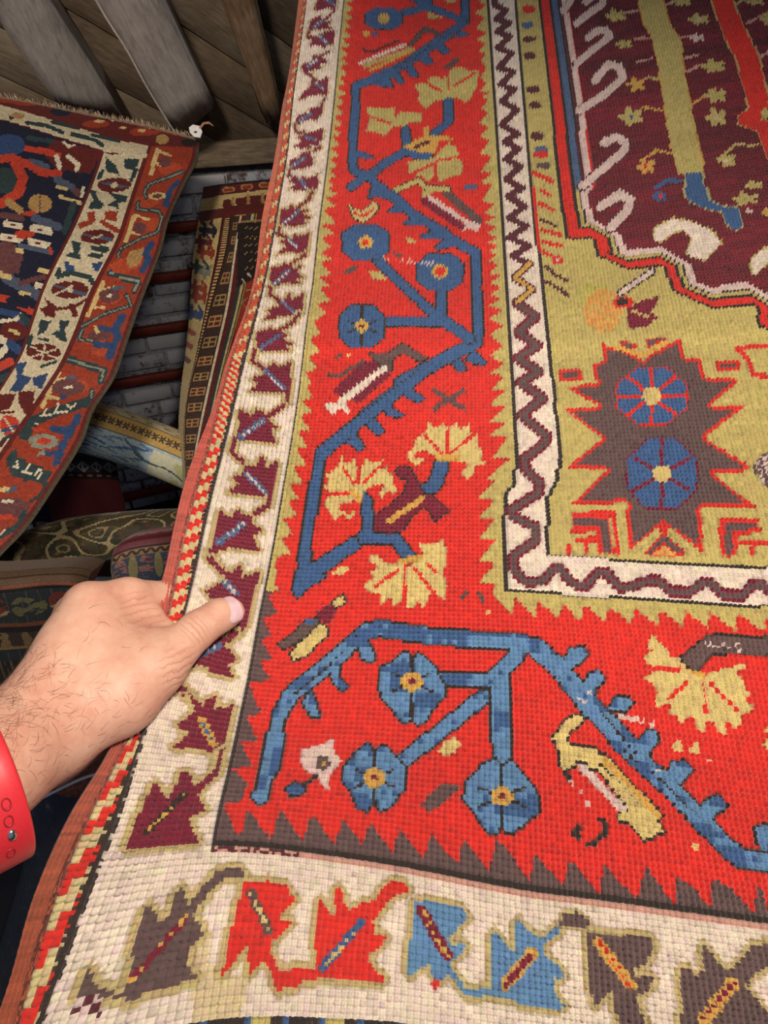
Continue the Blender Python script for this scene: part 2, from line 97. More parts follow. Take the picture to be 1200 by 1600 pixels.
def rug_cartoon(PX,PY,C3X,C3Y,NR,NC):
 col=np.full((NR,NC),'R',dtype='<U1'); mid=np.zeros((NR,NC),int); names=[None]
 def inpoly(pts):
     pts=np.asarray(pts,float); x0,y0=pts.min(0);x1,y1=pts.max(0)
     m=np.zeros((NR,NC),bool); sel=(PX>=x0)&(PX<=x1)&(PY>=y0)&(PY<=y1)
     if not sel.any(): return m
     x=PX[sel];y=PY[sel];ins=np.zeros(len(x),bool)
     for i in range(len(pts)):
         a=pts[i];b=pts[i-1]
         if a[1]==b[1]: continue
         c=((a[1]>y)!=(b[1]>y))&(x<(b[0]-a[0])*(y-a[1])/(b[1]-a[1])+a[0]); ins^=c
     m[sel]=ins; return m
 def stroke(pts,w):
     pts=np.asarray(pts,float); m=np.zeros((NR,NC),bool)
     for a,b in zip(pts[:-1],pts[1:]):
         x0,x1=sorted((a[0],b[0]));y0,y1=sorted((a[1],b[1]))
         sel=(PX>=x0-w)&(PX<=x1+w)&(PY>=y0-w)&(PY<=y1+w)
         if not sel.any(): continue
         q=np.stack([PX[sel],PY[sel]],-1); d=b-a; L2=d@d
         t=np.clip(((q-a)@d)/max(L2,1e-9),0,1); dist=np.hypot(*(q-a-t[:,None]*d).T)
         m[sel]|=dist<w/2
     return m
 def ell(cx,cy,rx,ry): return (((PX-cx)/rx)**2+((PY-cy)/ry)**2)<1
 def octa(cx,cy,rx,ry,k=.45):
     return inpoly([(cx-rx*k,cy-ry),(cx+rx*k,cy-ry),(cx+rx,cy-ry*k),(cx+rx,cy+ry*k),(cx+rx*k,cy+ry),(cx-rx*k,cy+ry),(cx-rx,cy+ry*k),(cx-rx,cy-ry*k)])
 def dil2(m): return dil(dil(m))
 def dil(m,dx=1,dy=1):
     o=m.copy()
     for k in range(dx): 
         o[:,1:]|=m[:,:-1]; o[:,:-1]|=m[:,1:]; 
     q=m.copy(); 
     q[1:]|=m[:-1]; q[:-1]|=m[1:]
     return o|q
 def dil8(m):
     o=dil(m); o[1:,1:]|=m[:-1,:-1]; o[1:,:-1]|=m[:-1,1:]; o[:-1,1:]|=m[1:,:-1]; o[:-1,:-1]|=m[1:,1:]; return o
 def streak(p): return (rng.random((NR//6+1,NC//10+2))<p)[np.ix_(np.arange(NR)//6,np.arange(NC)//10)]|((rng.random((NR//2+1,NC//2+1))<p*.4)[np.ix_(np.arange(NR)//2,np.arange(NC)//2)])
 def motif(n): names.append(n); return len(names)-1
 def paint(m,c,out=None,mot=None,oid=True):
     i=motif(mot) if isinstance(mot,str) else mot
     if out is not None:
         r=dil(m)&~m; col[r]=out
         if i: mid[r]=i
     col[m]=c
     if i: mid[m]=i
     return i
 class T:
     def __init__(s,x0,y0,k=4.0): s.x0,s.y0,s.k=x0,y0,k
     def __call__(s,*p):
         if len(p)==1 and isinstance(p[0],(list,)): p=p[0]
         return [(s.x0+a/s.k,s.y0+b/s.k) for a,b in p]
     def poly(s,*p): return inpoly(s(*p))
     def st(s,w,*p): return stroke(s(*p),w/s.k)
     def ell(s,cx,cy,rx,ry): (x,y),=s((cx,cy)); return ell(x,y,rx/s.k,ry/s.k)
     def oct(s,cx,cy,rx,ry,k=.45): (x,y),=s((cx,cy)); return octa(x,y,rx/s.k,ry/s.k,k)
 a0=T(400,0);a6=T(600,0);a9=T(900,0);b4=T(400,300);b6=T(600,300);b9=T(900,300)
 c3t=T(300,600);c6t=T(600,600);c9=T(900,600);d3=T(300,900);d6=T(600,900);d9=T(900,900)
 e0=T(0,1300);e3=T(300,1150);e6=T(600,1150);e9=T(900,1150);g3=T(300,1300);g6=T(600,1300);g9=T(900,1300)
 st1=T(850,520,1200/350);zc=T(760,780,6);h4=T(380,440);k5=T(500,650);u6=T(250,1000,6);bb=T(840,1080,1200/220)
 M5=T(0,1200,2.5);M4=T(0,860,1/.35);M3=T(0,700,2.5)
 J=np.arange(NC)[None,:].repeat(NR,0); I=np.arange(NR)[:,None].repeat(NC,1)
 jc3=36; jc4=144; jc5=164; I2=I//2; J2=J//2
 ir1=670; ir0=715
 rng=np.random.default_rng(3)
 # ---------- base
 col[:,:6]='R'
 bl=np.where(PY>1290,4,np.where(PY>1010,3,np.where(PY>690,2,1)))
 chk=((I2+J2*np.where(bl>2,2,1))//bl)%2==0
 col[:,:6]=np.where(chk[:,:6],'R','C')
 m=(J<6)&(PY<560); col[m]=np.where(((I2+J2)//2%3!=0),'r','C')[m]
 col[:,5]='K'; m=(J==4)&(rng.random((NR,NC))<.45); col[m]='K'
 col[:,6:jc3]='W'; m=(J==6)&(PY>1000)&(rng.random((NR,NC))<.6); col[m]='K'
 col[:,jc3-1]='W'
 col[ir1:,7:]='W'
 # ---------- main border teeth
 red=(J>=jc3)&(I<ir1)
 teethL=[a0(p) for p in []]
 tl=[]
 # upper teeth, regular
 y=-110.
 while y<298:
     x=float(np.interp(y,C3Y,C3X)); x2=float(np.interp(y+11,C3Y,C3X)); tl+= [(x+5,y),(x2+18,y+9.5)]; y+=12.5+ (y+110)*.012
 for p in [(440,-18),(515,25),(430,50),(500,95),(425,120),(495,205),(420,225),(490,270),(410,300),(465,350),(405,395),(470,430),(400,455),(470,520),(398,545),(465,595),(395,615),(470,690),(385,712),(440,770),(360,825),(405,880),(345,935),(400,1005),(330,1050),(390,1110),(318,1140)]: tl+=b4(p)
 for p in [(745,10),(715,28),(765,95),(690,112),(755,185),(675,205),(745,300),(660,310),(720,395),(650,412),(715,515),(635,525),(695,622),(610,635),(665,725),(598,745),(660,832),(575,850),(635,950),(552,965),(625,1072),(530,1082)]: tl+=c3t(p)
 green=tl+d3((520,70),(555,100))
 poly=[(380,-120)]+green+[(350,930)]
 m=inpoly(poly)&red&(J>=jc3); iG=paint(m,'G',mot='tooth_edge')
 tg=d3((470,125),(530,240),(440,270),(495,385),(425,400),(500,525),(415,540),(485,655),(345,670),(430,865),(335,880),(410,1035),(300,1040))+e3((375,190),(245,205),(350,300),(300,410),(190,425))
 tb=e3((295,645),(350,465),(490,655),(550,460),(690,665),(745,490),(890,685),(935,515),(1065,690),(1110,540))+e6((55,740),(100,590),(255,780),(295,620),(465,805),(500,650),(655,835),(705,660),(740,670),(905,910),(940,735),(1120,945),(1155,770))+e9((145,1000),(170,805),(375,1025),(435,820),(610,1055),(625,880),(730,950),(830,1075),(850,885),(990,980),(1110,1120),(1120,915),(1220,1150))
 tbx=[(1230,1415),(1250,1445),(1262,1395),(1300,1450),(1310,1400),(1350,1460),(1362,1410),(1410,1480)]
 poly=[(300,925)]+d3((555,100))+tg+tb+tbx+[(1500,1600),(200,1600),(250,1200)]
 m=inpoly(poly)&red; paint(m,'Y',mot='tooth_edge')
 col[(J==jc3)&(I<ir1)]='D'
 m=((I==ir1-1)|(I==ir1-2))&(J>=jc3); col[m]='D'
 # ---------- zigzag stripe polygons
 A=[(757,-110),(761,0),(779,300)]+c6t((803,200),(817,525),(800,545),(798,635),(770,655),(750,690),(738,705),(738,850),(745,1080),(750,1200))+d6((745,0),(748,92),(900,108),(1200,135))+d9((300,153),(500,165),(750,185),(1000,198),(1200,200))
 Bl=[(798,-110),(804,0),(828,300)]+c6t((1042,0),(1060,200),(1085,400),(1085,525),(1058,545),(1060,640),(1030,660),(1025,690),(1002,705),(1008,1085),(1050,1085),(1200,1090))+c9((300,1112),(600,1133),(1000,1150),(1200,1155))
 far=[(1700,955),(1700,-150)]
 outer=inpoly(A+[(1700,960),(1700,-300),(757,-300)])
 # green right teeth outside A
 rt_t=[]
 y=-110
 for p in [(590,25),(635,45),(570,95),(625,125),(575,190),(640,225),(575,262),(635,285),(590,335),(630,350),(600,400),(640,430),(600,500),(640,530),(600,575),(655,592),(605,610),(650,640),(600,690),(655,720),(590,775),(650,810),(600,862),(655,890),(600,970),(670,990),(600,1085),(675,1095),(600,1150),(670,1165)]: rt_t+=a6(p)
 for p in [(610,65),(690,90),(620,145),(700,160),(620,205),(700,235),(635,268),(710,300),(635,325),(708,345),(645,387),(705,400),(650,440),(715,465),(650,515),(725,535),(650,580),(730,605),(650,660),(735,675),(650,722),(735,750),(655,803),(735,850),(655,912),(745,970),(650,1032),(745,1080),(650,1152),(750,1165)]: rt_t+=b6(p)
 for p in [(670,40),(760,45),(655,137),(755,150),(660,242),(750,255),(660,328),(770,340),(670,470),(775,480),(640,600),(690,620),(575,712),(690,730),(585,838),(690,850),(593,967),(695,975),(588,1112),(695,1130)]: rt_t+=c6t(p)
 rt_t+=d6((585,47),(700,55),(670,110),(730,180),(800,240),(815,140),(940,260),(960,165),(1085,270),(1115,180))+d9((20,290),(50,190),(180,295),(200,195),(340,305),(360,205),(510,320),(520,215),(660,325),(680,225),(820,335),(830,235),(990,345),(1005,240),(1165,355),(1180,265),(1300,365),(1320,275),(1450,375),(1460,280),(1600,385))
 m=inpoly([(745,-110)]+rt_t+[(1700,990),(1700,-300),(745,-300)])&(J>=jc3+20)&(I<ir1)
 paint(m&~outer,'G',mot='tooth_edge')
 zone=outer&(I<ir1)
 ring=lambda m: dil(m)&~m
 iz=motif('zz')
 col[zone]='W'; mid[zone]=0
 col[zone&(dil(~zone)|(np.roll(~zone,1,1)&0==1))]='D'; zz=zone.copy(); zz[:,2:]&=zone[:,:-2]; col[zone&~zz]='D'
 inner=inpoly(Bl+[(1700,895),(1700,-300),(798,-300)])&zone
 strip=zone&~inner
 col[inner]='G'
 col[inner&dil(~inner)]='D'; zz=inner.copy(); zz[:,2:]&=inner[:,:-2]; col[inner&~zz]='D'
 # zigzag
 zt=a6((690,-80),(760,-45),(690,-15),(690,40),(760,75),(700,130),(780,155),(705,210),(785,240),(710,310),(795,345),(715,435),(805,460),(725,540),(810,570),(735,645),(830,695),(735,790),(835,850),(750,895),(840,940),(755,1005),(855,1050),(760,1130),(865,1185))+b6((770,35),(880,100),(775,170),(890,220),(780,295),(905,345),(800,410),(910,455))
 zm=b6((910,455),(815,545),(928,615),(825,700))
 zb=b6((825,700),(945,790),(835,885),(955,970),(830,1050),(965,1130))+c6t((850,0),(990,100),(855,205),(1015,335),(1005,375),(875,475),(885,555),(970,620),(960,690),(795,790),(800,830),(945,900),(945,985),(815,1070))+zc((245,560),(255,660),(330,760),(400,790),(530,770),(620,660),(690,660),(780,780),(870,830),(930,820),(1040,690),(1110,690),(1190,790))+d9((280,80),(350,70),(440,35),(510,40),(600,105),(700,110),(790,45),(840,50),(920,125),(1030,130),(1100,60),(1160,60),(1240,140),(1330,150),(1400,80),(1460,80),(1560,160))
 iz=motif('zigzag_band')
 m=stroke(zt,10)&strip&(J>jc4+0); paint(m,'m',mot=iz)
 m=stroke(zb,17)&strip; paint(m,'M',mot=iz); m2=stroke(zb,8.5)&strip; paint(m2,'Y',mot=iz)
 m=stroke(zm,12)&strip; paint(m,'m',mot=iz); paint(stroke(zm,5.5)&strip,'O',mot=iz)
 # ---------- prayer-niche field with stepped frame
 Kp=[(812,-300),(828,-110),(840,0),(850,82),(860,175),(871,300),(885,377),(925,376),(932,402),(945,408),(982,425),(1036,420),(1047,452),(1060,463),(1117,486),(1178,479),(1183,516),(1215,520),(1225,560),(1300,575),(1310,600),(1700,600),(1700,-300)]
 fld=inpoly(Kp)&inner&~dil(~inner)
 def er(m,n,nv=None):
     for k in range(n):
         o=m.copy()
         o[:,1:]&=m[:,:-1]; o[:,:-1]&=m[:,1:]; o[1:]&=m[:-1]; o[:-1]&=m[1:]
         o[:,0]=m[:,0];o[:,-1]=m[:,-1]; m=o
     return m
 ifr=motif('niche_frame')
 L0=fld; col[fld]='D'; mid[fld]=ifr
 L1=er(fld,2); up=PY<300
 col[L1]='R'
 L2=er(L1,4); L2b=er(L1,6)
 L2=np.where(PY<395,L2b,L2).astype(bool)
 col[L2]='D'
 L3=er(L2,2); col[L3]=np.where(up,'b','G')[L3]
 L3b=er(L3,2); col[L3b&up]='b'; L4=np.where(up,er(L3,4),er(L3,2)).astype(bool); col[L4]='D'
 L5f=er(L4,1); Lr=L5f; col[Lr&up]='m'; L5f=np.where(up,er(Lr,2),Lr).astype(bool)
 col[L5f]='P'; L6=er(L5f,4); col[L6]=np.where(up,'R','F')[L6]; L7=er(L6,1); col[L7]='F'; mid[L7]=0
 field=L7
 # hooks
 hk=[a9.st(44,(0,160),(170,30),(170,-10),(120,-20),(60,20)),a9.st(44,(0,410),(215,235),(185,200),(130,205),(75,245)),a9.st(48,(20,700),(180,600),(290,500),(270,430),(200,415),(115,515)),a9.st(50,(40,1170),(300,950),(305,900),(250,865),(170,905)),
  b9.st(56,(215,230),(320,120),(335,60),(270,25),(155,100))]
 hk.append(stroke([(880,20),(912,-25),(905,-45),(880,-30)],10))
 for m in hk: paint(m&(fld),'P',out='m',mot='hook')
 m=b9.poly((690,400),(800,440),(830,400),(905,330),(850,260),(730,205),(600,178),(485,240),(490,310),(530,320),(600,265),(670,245),(720,300),(700,360)); paint(m,'W',out='G',mot='hook')
 m=b9.poly((1085,440),(1150,380),(1230,340),(1300,380),(1320,450),(1250,480),(1220,430),(1100,535)); paint(m,'W',out='G',mot='hook')
 # field stems
 m=a9.poly((380,-120),(520,-120),(535,0),(570,150),(625,230),(655,290),(660,400),(690,560),(730,780),(790,1050),(780,1095),(680,1095),(640,1095),(590,920),(570,800),(540,600),(510,400),(480,260),(420,150),(390,0))
 i=paint(m,'G',out='O',mot='flower_stem')
 m=a9.poly((680,1095),(780,1090),(805,1200),(690,1200))|b9.poly((665,-20),(805,-20),(830,55),(890,95),(1000,110),(1030,180),(1040,220),(1000,250),(950,230),(910,140),(830,120),(700,70)); paint(m,'B',out='G',mot=i)
 m=a9.poly((770,-120),(920,-120),(970,0),(1030,150),(1140,360),(1200,620),(1200,690),(1160,700),(1160,760),(1200,770),(1280,1000),(1300,1200),(1240,1100),(1140,830),(1110,820),(1020,790),(1010,740),(1085,690),(1040,520),(1000,380),(920,230),(840,0)); paint(m,'R',out='G',mot='flower_stem')
 def blob(t,cx,cy,rx,ry,c='O',dot=None):
     m=t.ell(cx,cy,rx*.62,ry*.55)
     for k in range(5):
         an=.6+k*1.2566; m=m|t.ell(cx+rx*.72*math.cos(an),cy+ry*.72*math.sin(an),max(rx*.34,11),max(ry*.36,9))
     i=paint(m,c,mot='field_flower')
     if dot: col[t.ell(cx,cy,14,12)]=dot
 for s_,c in [([(300,90),(400,80)],'p'),([(360,260),(460,250)],'p'),([(420,510),(450,495),(510,510)],'G'),([(410,690),(450,685),(540,705)],'O'),([(430,1000),(500,950),(590,970)],'O'),([(560,45),(620,20)],'p'),([(600,170),(690,130)],'m'),([(640,250),(720,235)],'p'),([(690,460),(770,420)],'p'),([(720,660),(790,620)],'O'),([(890,1010),(1000,910),(1150,920)],'G'),([(1000,40),(1060,0)],'G'),([(1060,160),(1180,100)],'p'),([(380,400),(470,380)],'p'),([(670,380),(760,355)],'p'),([(1150,370),(1220,330)],'p')]:
     col[a9.st(16,*s_)&field]=c
 col[a9.st(24,(490,1185),(570,1140),(660,1145))]='B'
 for a in [(250,110,65,38,'G'),(300,290,58,26,'G'),(370,540,60,42,'O','G'),(340,740,75,55,'G','B'),(430,1050,62,48,'O','R'),(655,25,68,26,'G'),(765,135,68,34,'G','P'),(755,250,48,22,'P'),(860,425,78,42,'G'),(870,610,75,48,'G'),(875,745,68,56,'G','P'),(940,1015,62,46,'G','P'),(1120,25,60,25,'G'),(1195,130,45,40,'G'),(1190,720,35,40,'G'),(1110,1170,60,30,'G'),(150,-60,60,30,'G'),(640,-70,60,30,'G')]: blob(a9,*a)
 for a in [(520,40,48,34,'B','R'),(1060,55,85,42,'G'),(1200,140,40,30,'O'),(1080,130,25,16,'P')]: blob(b9,*a)
 # ---------- olive strip motifs
 for cx,cy,rx,ry,c in [(900,70,42,26,'R'),(895,170,38,22,'b'),(905,258,42,22,'m'),(910,360,40,26,'m'),(930,570,45,24,'m'),(940,668,40,24,'m'),(955,862,45,26,'m'),(980,945,42,24,'b'),(980,975,46,22,'R'),(995,1045,48,20,'Y')]:
     paint(a6.ell(cx,cy,rx,ry),c,mot='small_diamond')
 for p,c in [([(930,1090),(1000,1120),(1045,1145)],'R')]: paint(a6.st(26,*p),c,mot='dash')
 for p,c in [([(980,0),(1040,35)],'R'),([(970,80),(1060,125)],'R'),([(980,180),(1070,220)],'m'),([(990,250),(1100,275)],'R'),([(990,320),(1110,350)],'R'),([(980,380),(1110,440)],'R'),([(1010,470),(1070,530),(1140,560)],'m'),([(990,560),(1070,600),(1150,655)],'m')]: paint(b6.st(22,*p),c,mot='dash')
 col[b6.poly((1040,415),(1100,405),(1120,455),(1060,460))]='R'; col[b6.ell(1083,432,16,12)]='P'
 m=b6.poly((920,-20),(945,-20),(965,200),(975,400),(955,400)); col[m&~dil(~inner)]='R'
 # orange tint
 m=ell(942,488,30,34)&(col=='G')&(rng.random((NR,NC))<.8); col[m]='T'
 m=ell(925,462,28,20)&(col=='G')&(rng.random((NR,NC))<.5); col[m]='g'
 # small carnation in olive
 i=paint(b9.st(30,(475,505),(275,640)),'P',out='D',mot='bird_motif')
 paint(b9.ell(290,700,62,38),'R',mot=i); paint(b9.ell(288,695,38,28),'D',mot=i)
 paint(b9.poly((345,725),(420,690),(515,660),(490,730),(450,760),(515,790),(460,830),(430,860),(390,845),(360,870),(320,860),(320,740)),'M',mot=i)
 col[b9.st(16,(350,750),(450,790))]='G'
 # ---------- star medallion
 S=st1
 sp=S.poly((305,55),(335,85),(400,90),(500,140),(530,160),(560,130),(730,35),(750,140),(835,140),(865,250),(1055,255),(880,400),(1085,390),(870,555),(870,580),(1100,720),(1095,748),(890,752),(1135,940),(840,935),(850,1190),(780,1130),(640,1030),(600,1060),(450,1190),(435,920),(145,922),(330,745),(120,725),(310,575),(95,413),(300,403),(110,298),(280,282),(260,175),(320,160))
 i=motif('star_medallion'); paint(sp,'R',mot=i)
 inn=er(sp,2); paint(inn,'Y',mot=i)
 for pts in [((400,52),(500,75),(450,95)),((545,85),(560,45),(650,40))]: paint(S.poly(*pts),'Y',out='R',mot=i)
 paint(S.st(24,(370,80),(520,130),(660,55)),'O',mot=i)
 def sflower(t,cx,cy,rx,ry,lc,n=4):
     k=motif('blue_flower'); m=t.oct(cx,cy,rx,ry,.42); paint(m,'B',out=lc,mot=k)
     for a in range(n):
         an=math.pi/2+a*math.pi/n
         dx,dy=math.cos(an),math.sin(an)
         paint(t.st(20,(cx-dx*rx*.95,cy-dy*ry*.95),(cx+dx*rx*.95,cy+dy*ry*.95))&m,lc,mot=k)
     paint(t.ell(cx,cy,50,46),'L',mot=k)
 sflower(S,575,345,185,148,'R'); sflower(S,628,762,185,185,'M',3)
 for q in [((75,205),(205,205),(205,262),(80,265)),((915,160),(1040,160),(1050,215),(930,218))]:
     m=S.poly(*q); k=paint(m,'R',mot='small_square'); paint(er(m,2),'Y',mot=k)
 k=motif('bracket'); paint(S.st(26,(1250,70),(1030,95),(1080,140),(1115,230),(1250,255)),'R',mot=k)
 for sg,pts in [(1,[((155,975),(365,978),(385,1190)),((175,1018),(315,1018),(335,1160)),((150,1062),(275,1062),(290,1185)),((175,1110),(262,1112)),((215,1112),(215,1180)),((130,1150),(130,1185))]),
             (1,[((1135,1010),(945,1012),(955,1190)),((1110,1040),(985,1045),(985,1175)),((1145,1065),(1030,1075),(1015,1190)),((1060,1130),(1190,1130)),((1115,1130),(1110,1195))])]:
     k=motif('bracket')
     paint(S.st(28,*pts[0]),'R',mot=k); paint(S.st(64,*pts[1]),'R',mot=k); paint(S.st(40,*pts[1]),'Y',mot=k); 
     for q in pts[2:]: paint(S.st(26,*q),'R',mot=k)
 k=motif('bracket'); paint(S.st(34,(610,1065),(470,1175)),'G',mot=k); paint(S.st(34,(670,1065),(820,1190)),'G',mot=k)
 paint(S.poly((640,1085),(760,1190),(540,1190)),'Y',out='R',mot=k); paint(S.poly((640,1140),(700,1190),(580,1190)),'O',out='R',mot=k); paint(S.poly((610,1060),(640,1020),(670,1060),(640,1090)),'R',mot=k)
 m=S.poly((1110,715),(1160,660),(1260,620),(1260,850),(1180,830),(1130,760)); paint(m,'Y',mot='bracket'); col[m&(rng.random((NR,NC))<.3)]='P'
 # ---------- main border vines
 def U(*ms):
     o=ms[0].copy()
     for m in ms[1:]: o|=m
     return o
 v1=U(a6.st(44,(500,-420),(505,0),(505,150)),a6.st(46,(505,150),(460,180),(0,500)),a0.st(44,(1200,235),(950,400),(870,440),(720,510),(628,545)),a0.st(46,(628,545),(612,800),(600,1000),(610,1080),(700,1110),(800,1200)),
  b4.st(54,(740,0),(860,40),(980,150),(1190,270)),b6.st(56,(380,280),(570,390)),b6.st(48,(573,390),(575,600),(587,900),(570,960)),b6.st(72,(570,950),(430,1020),(100,1200)),h4.st(74,(1180,530),(820,800),(490,1080)),
  stroke([(502,712),(497,735),(486,800),(473,890),(465,922)],15),k5.st(66,(0,960),(270,770)),c3t.st(70,(740,1175),(1060,970)),d3.poly((640,0),(635,120),(660,145),(720,80),(850,0)),
  h4.poly((960,690),(1040,640),(1060,690),(1135,740),(1090,760),(1040,740)),h4.poly((870,790),(930,750),(930,800),(1000,840),(970,860),(900,840)),h4.poly((770,900),(820,860),(880,945),(850,970),(810,950)),h4.poly((650,1010),(700,950),(760,1050),(720,1065),(690,1040)),
  b6.poly((500,1060),(560,1000),(640,1075),(600,1090),(530,1070)),b6.poly((420,1080),(470,1050),(520,1120),(460,1130)),b6.poly((20,135),(80,80),(150,110),(100,140)),b6.poly((110,200),(200,170),(250,220),(150,215)),b6.poly((220,285),(310,250),(370,300),(240,300)),b6.poly((310,360),(380,300),(450,340),(340,370)),
  b4.poly((690,45),(740,0),(800,20),(720,50)),a0.poly((1110,300),(1150,270),(1210,330),(1170,350)),a0.poly((1020,380),(1060,340),(1110,405),(1060,412)),a0.poly((930,450),(970,410),(1020,490),(980,495)),a0.poly((850,490),(890,460),(930,530),(890,535)),a0.poly((720,540),(830,490),(860,560),(800,550)),a6.poly((430,250),(480,200),(540,230),(480,240)),a6.poly((340,315),(420,320),(380,350)),a6.poly((230,390),(250,360),(310,410),(270,415)),
  a0.poly((630,950),(745,995),(680,1003),(610,985)),a0.st(46,(700,1110),(850,1000),(930,960),(1080,990)),a0.st(44,(590,1180),(680,1115)),a0.st(50,(940,930),(935,825)))
 k=paint(v1,'B',out='D',mot='vine')
 for q in [a6.st(14,(420,215),(60,470)),h4.st(16,(1100,560),(620,930)),a0.st(14,(1100,290),(860,440))]: col[q&v1&((I2+J2)%2==0)]='D'
 v2=U(e3.st(84,(425,385),(480,180),(510,0)),d3.st(82,(495,1200),(540,880),(610,760)),d3.st(92,(610,750),(800,600),(1000,420),(1100,345),(1210,325)),d6.st(92,(0,335),(300,380),(850,420),(940,440)),d6.st(112,(940,445),(1070,560),(1200,715)),d9.st(122,(-10,700),(70,795),(180,915),(290,1025),(390,1140)),e9.st(104,(250,20),(490,240),(700,445),(800,560),(960,715),(1030,775),(1250,790),(1500,700)),
  d3.poly((1040,440),(1100,410),(1145,525),(1110,540),(1060,520)),d3.poly((850,590),(920,560),(920,640),(975,690),(940,715),(890,690)),d3.poly((690,790),(740,730),(800,880),(740,885)),d9.poly((-40,540),(0,450),(50,450),(70,490),(20,560)),d6.poly((1120,530),(1160,460),(1210,450),(1210,540),(1150,620)),d9.poly((40,700),(80,605),(150,605),(175,655),(120,700),(100,780)),d9.poly((200,840),(240,765),(330,765),(352,800),(300,850)),d9.poly((360,1060),(440,975),(505,980),(505,1050),(440,1110)),e9.poly((560,240),(600,170),(680,165),(725,210),(660,290),(620,310)),e9.poly((760,470),(800,400),(880,375),(940,430),(850,510)),e9.poly((1105,570),(1250,560),(1250,720),(1130,700)),
  d6.st(76,(360,650),(710,660)),d6.st(102,(722,610),(735,1160)),d6.st(92,(830,490),(690,640)),d6.st(86,(60,1210),(620,760)))
 k=paint(v2,'N',out='D',mot='vine'); col[v2&streak(.2)]='B'; m=v2&d6.poly((-900,200),(900,200),(900,480),(-900,480)); col[m]='B'; col[m&streak(.25)]='N'  # lower vines: brighter light there painted in as lighter blue yarn
 for q in [d3.st(16,(640,740),(830,580),(1030,380)),d9.st(16,(120,800),(360,1110)),e9.st(16,(300,100),(540,290),(900,640))]: col[q&v2&((I2+J2)%2==0)]='D'
 col[d9.ell(50,760,50,60)&v2&(rng.random((NR,NC))<.25)]='P'; col[d9.st(40,(250,870),(480,930))&(rng.random((NR,NC))<.6)]='P'
 # top branches
 m=U(a0.st(40,(890,100),(1075,50),(1200,100)),a6.st(36,(400,100),(500,145)),a0.st(34,(940,-20),(1075,50)),a0.st(44,(1075,-40),(1075,60))); paint(m,'B',out='D',mot='vine')
 m=U(a6.st(56,(400,625),(405,760)),a6.st(44,(405,770),(310,850))); paint(m,'B',out='D',mot='vine')
 m=U(b4.st(54,(750,430),(1110,775)),b4.st(52,(810,822),(1200,825)),b4.st(58,(1158,610),(1150,800)),b6.st(60,(380,820),(530,925))); paint(m,'B',out='D',mot='vine')
 m=U(k5.st(80,(620,500),(720,430),(760,300)),k5.st(56,(230,460),(290,540)),k5.st(62,(290,540),(305,720),(270,765)),k5.st(72,(270,765),(470,770),(550,880))); paint(m,'B',out='D',mot='vine')
 # ---------- flowers
 def flower(cx,cy,rx,ry,cr,dot='M',lines=True,gc='O',mm=None,fc='B'):
     k=motif('blue_flower'); m=octa(cx,cy,rx,ry,.5) if mm is None else mm; paint(m,fc,out='D',mot=k); col[m&streak(.2)]='B'
     if lines:
         w=rx*.075+2.6
         paint(stroke([(cx,cy-ry),(cx,cy+ry)],w*.9)&m,'D',mot=k)
         for dx,dy in [(-.9,-.35),(.9,-.35),(-.9,.4),(.9,.4)]:
             paint(stroke([(cx+dx*rx*.35,cy+dy*ry*.35),(cx+dx*rx*.7,cy+dy*ry*.7)],w*.7)&m,'D',mot=k)
     paint(ell(cx,cy,cr+.5,cr*.92),gc,mot=k); paint(ell(cx,cy,cr*.3+1.2,cr*.28+1),dot,mot=k)
 flower(600,32,29,16,9,dot='G',lines=False)
 flower(571,381,36,27,11,dot='R',lines=False); flower(687,427,35,28,12,dot='R',lines=False); col[ell(687,427,8,7)]='R'
 flower(565,512,34,33,10,dot='m')
 mm=d6.poly((-30,580),(60,540),(130,480),(165,485),(180,540),(215,490),(240,495),(330,590),(345,640),(378,670),(370,760),(310,830),(250,920),(205,930),(180,880),(150,915),(105,910),(30,800),(-20,760),(-28,680))
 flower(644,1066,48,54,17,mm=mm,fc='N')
 mm=e3.poly((950,190),(1040,90),(1100,50),(1140,110),(1190,55),(1240,100),(1330,200),(1325,330),(1250,440),(1180,470),(1135,420),(1090,470),(1040,450),(990,350),(940,280))
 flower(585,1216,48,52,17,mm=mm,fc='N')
 mm=e6.poly((515,300),(620,180),(690,145),(735,200),(790,145),(840,210),(950,340),(965,470),(880,540),(810,610),(760,600),(735,550),(700,610),(650,600),(570,490),(505,410))
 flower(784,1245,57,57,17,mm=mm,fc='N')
 # ---------- carnations
 def carn(t,poly,veins,base=None,w=20):
     k=paint(t.poly(*poly),'G' if t in (a0,a6) else 'L',mot='carnation_flower')
     for v in veins: paint(t.st(w,*v),'R',mot=k)
     if base: paint(t.st(base[0],*base[1:]),'O',mot=k)
 carn(k5,[(135,250),(150,290),(190,305),(212,260),(225,300),(240,420),(265,330),(280,265),(330,300),(392,282),(370,340),(420,325),(430,370),(460,380),(450,430),(485,460),(460,505),(430,470),(380,525),(370,480),(400,440),(330,440),(280,480),(250,530),(200,540),(120,560),(120,590),(180,620),(232,578),(210,630),(170,658),(140,620),(90,655),(60,610),(20,550),(60,505),(190,490),(30,470),(50,400),(40,370),(90,340),(120,310)],[((40,490),(190,490)),((145,330),(210,430)),((242,320),(240,420)),((375,320),(270,430))],(40,(200,480),(250,530)))
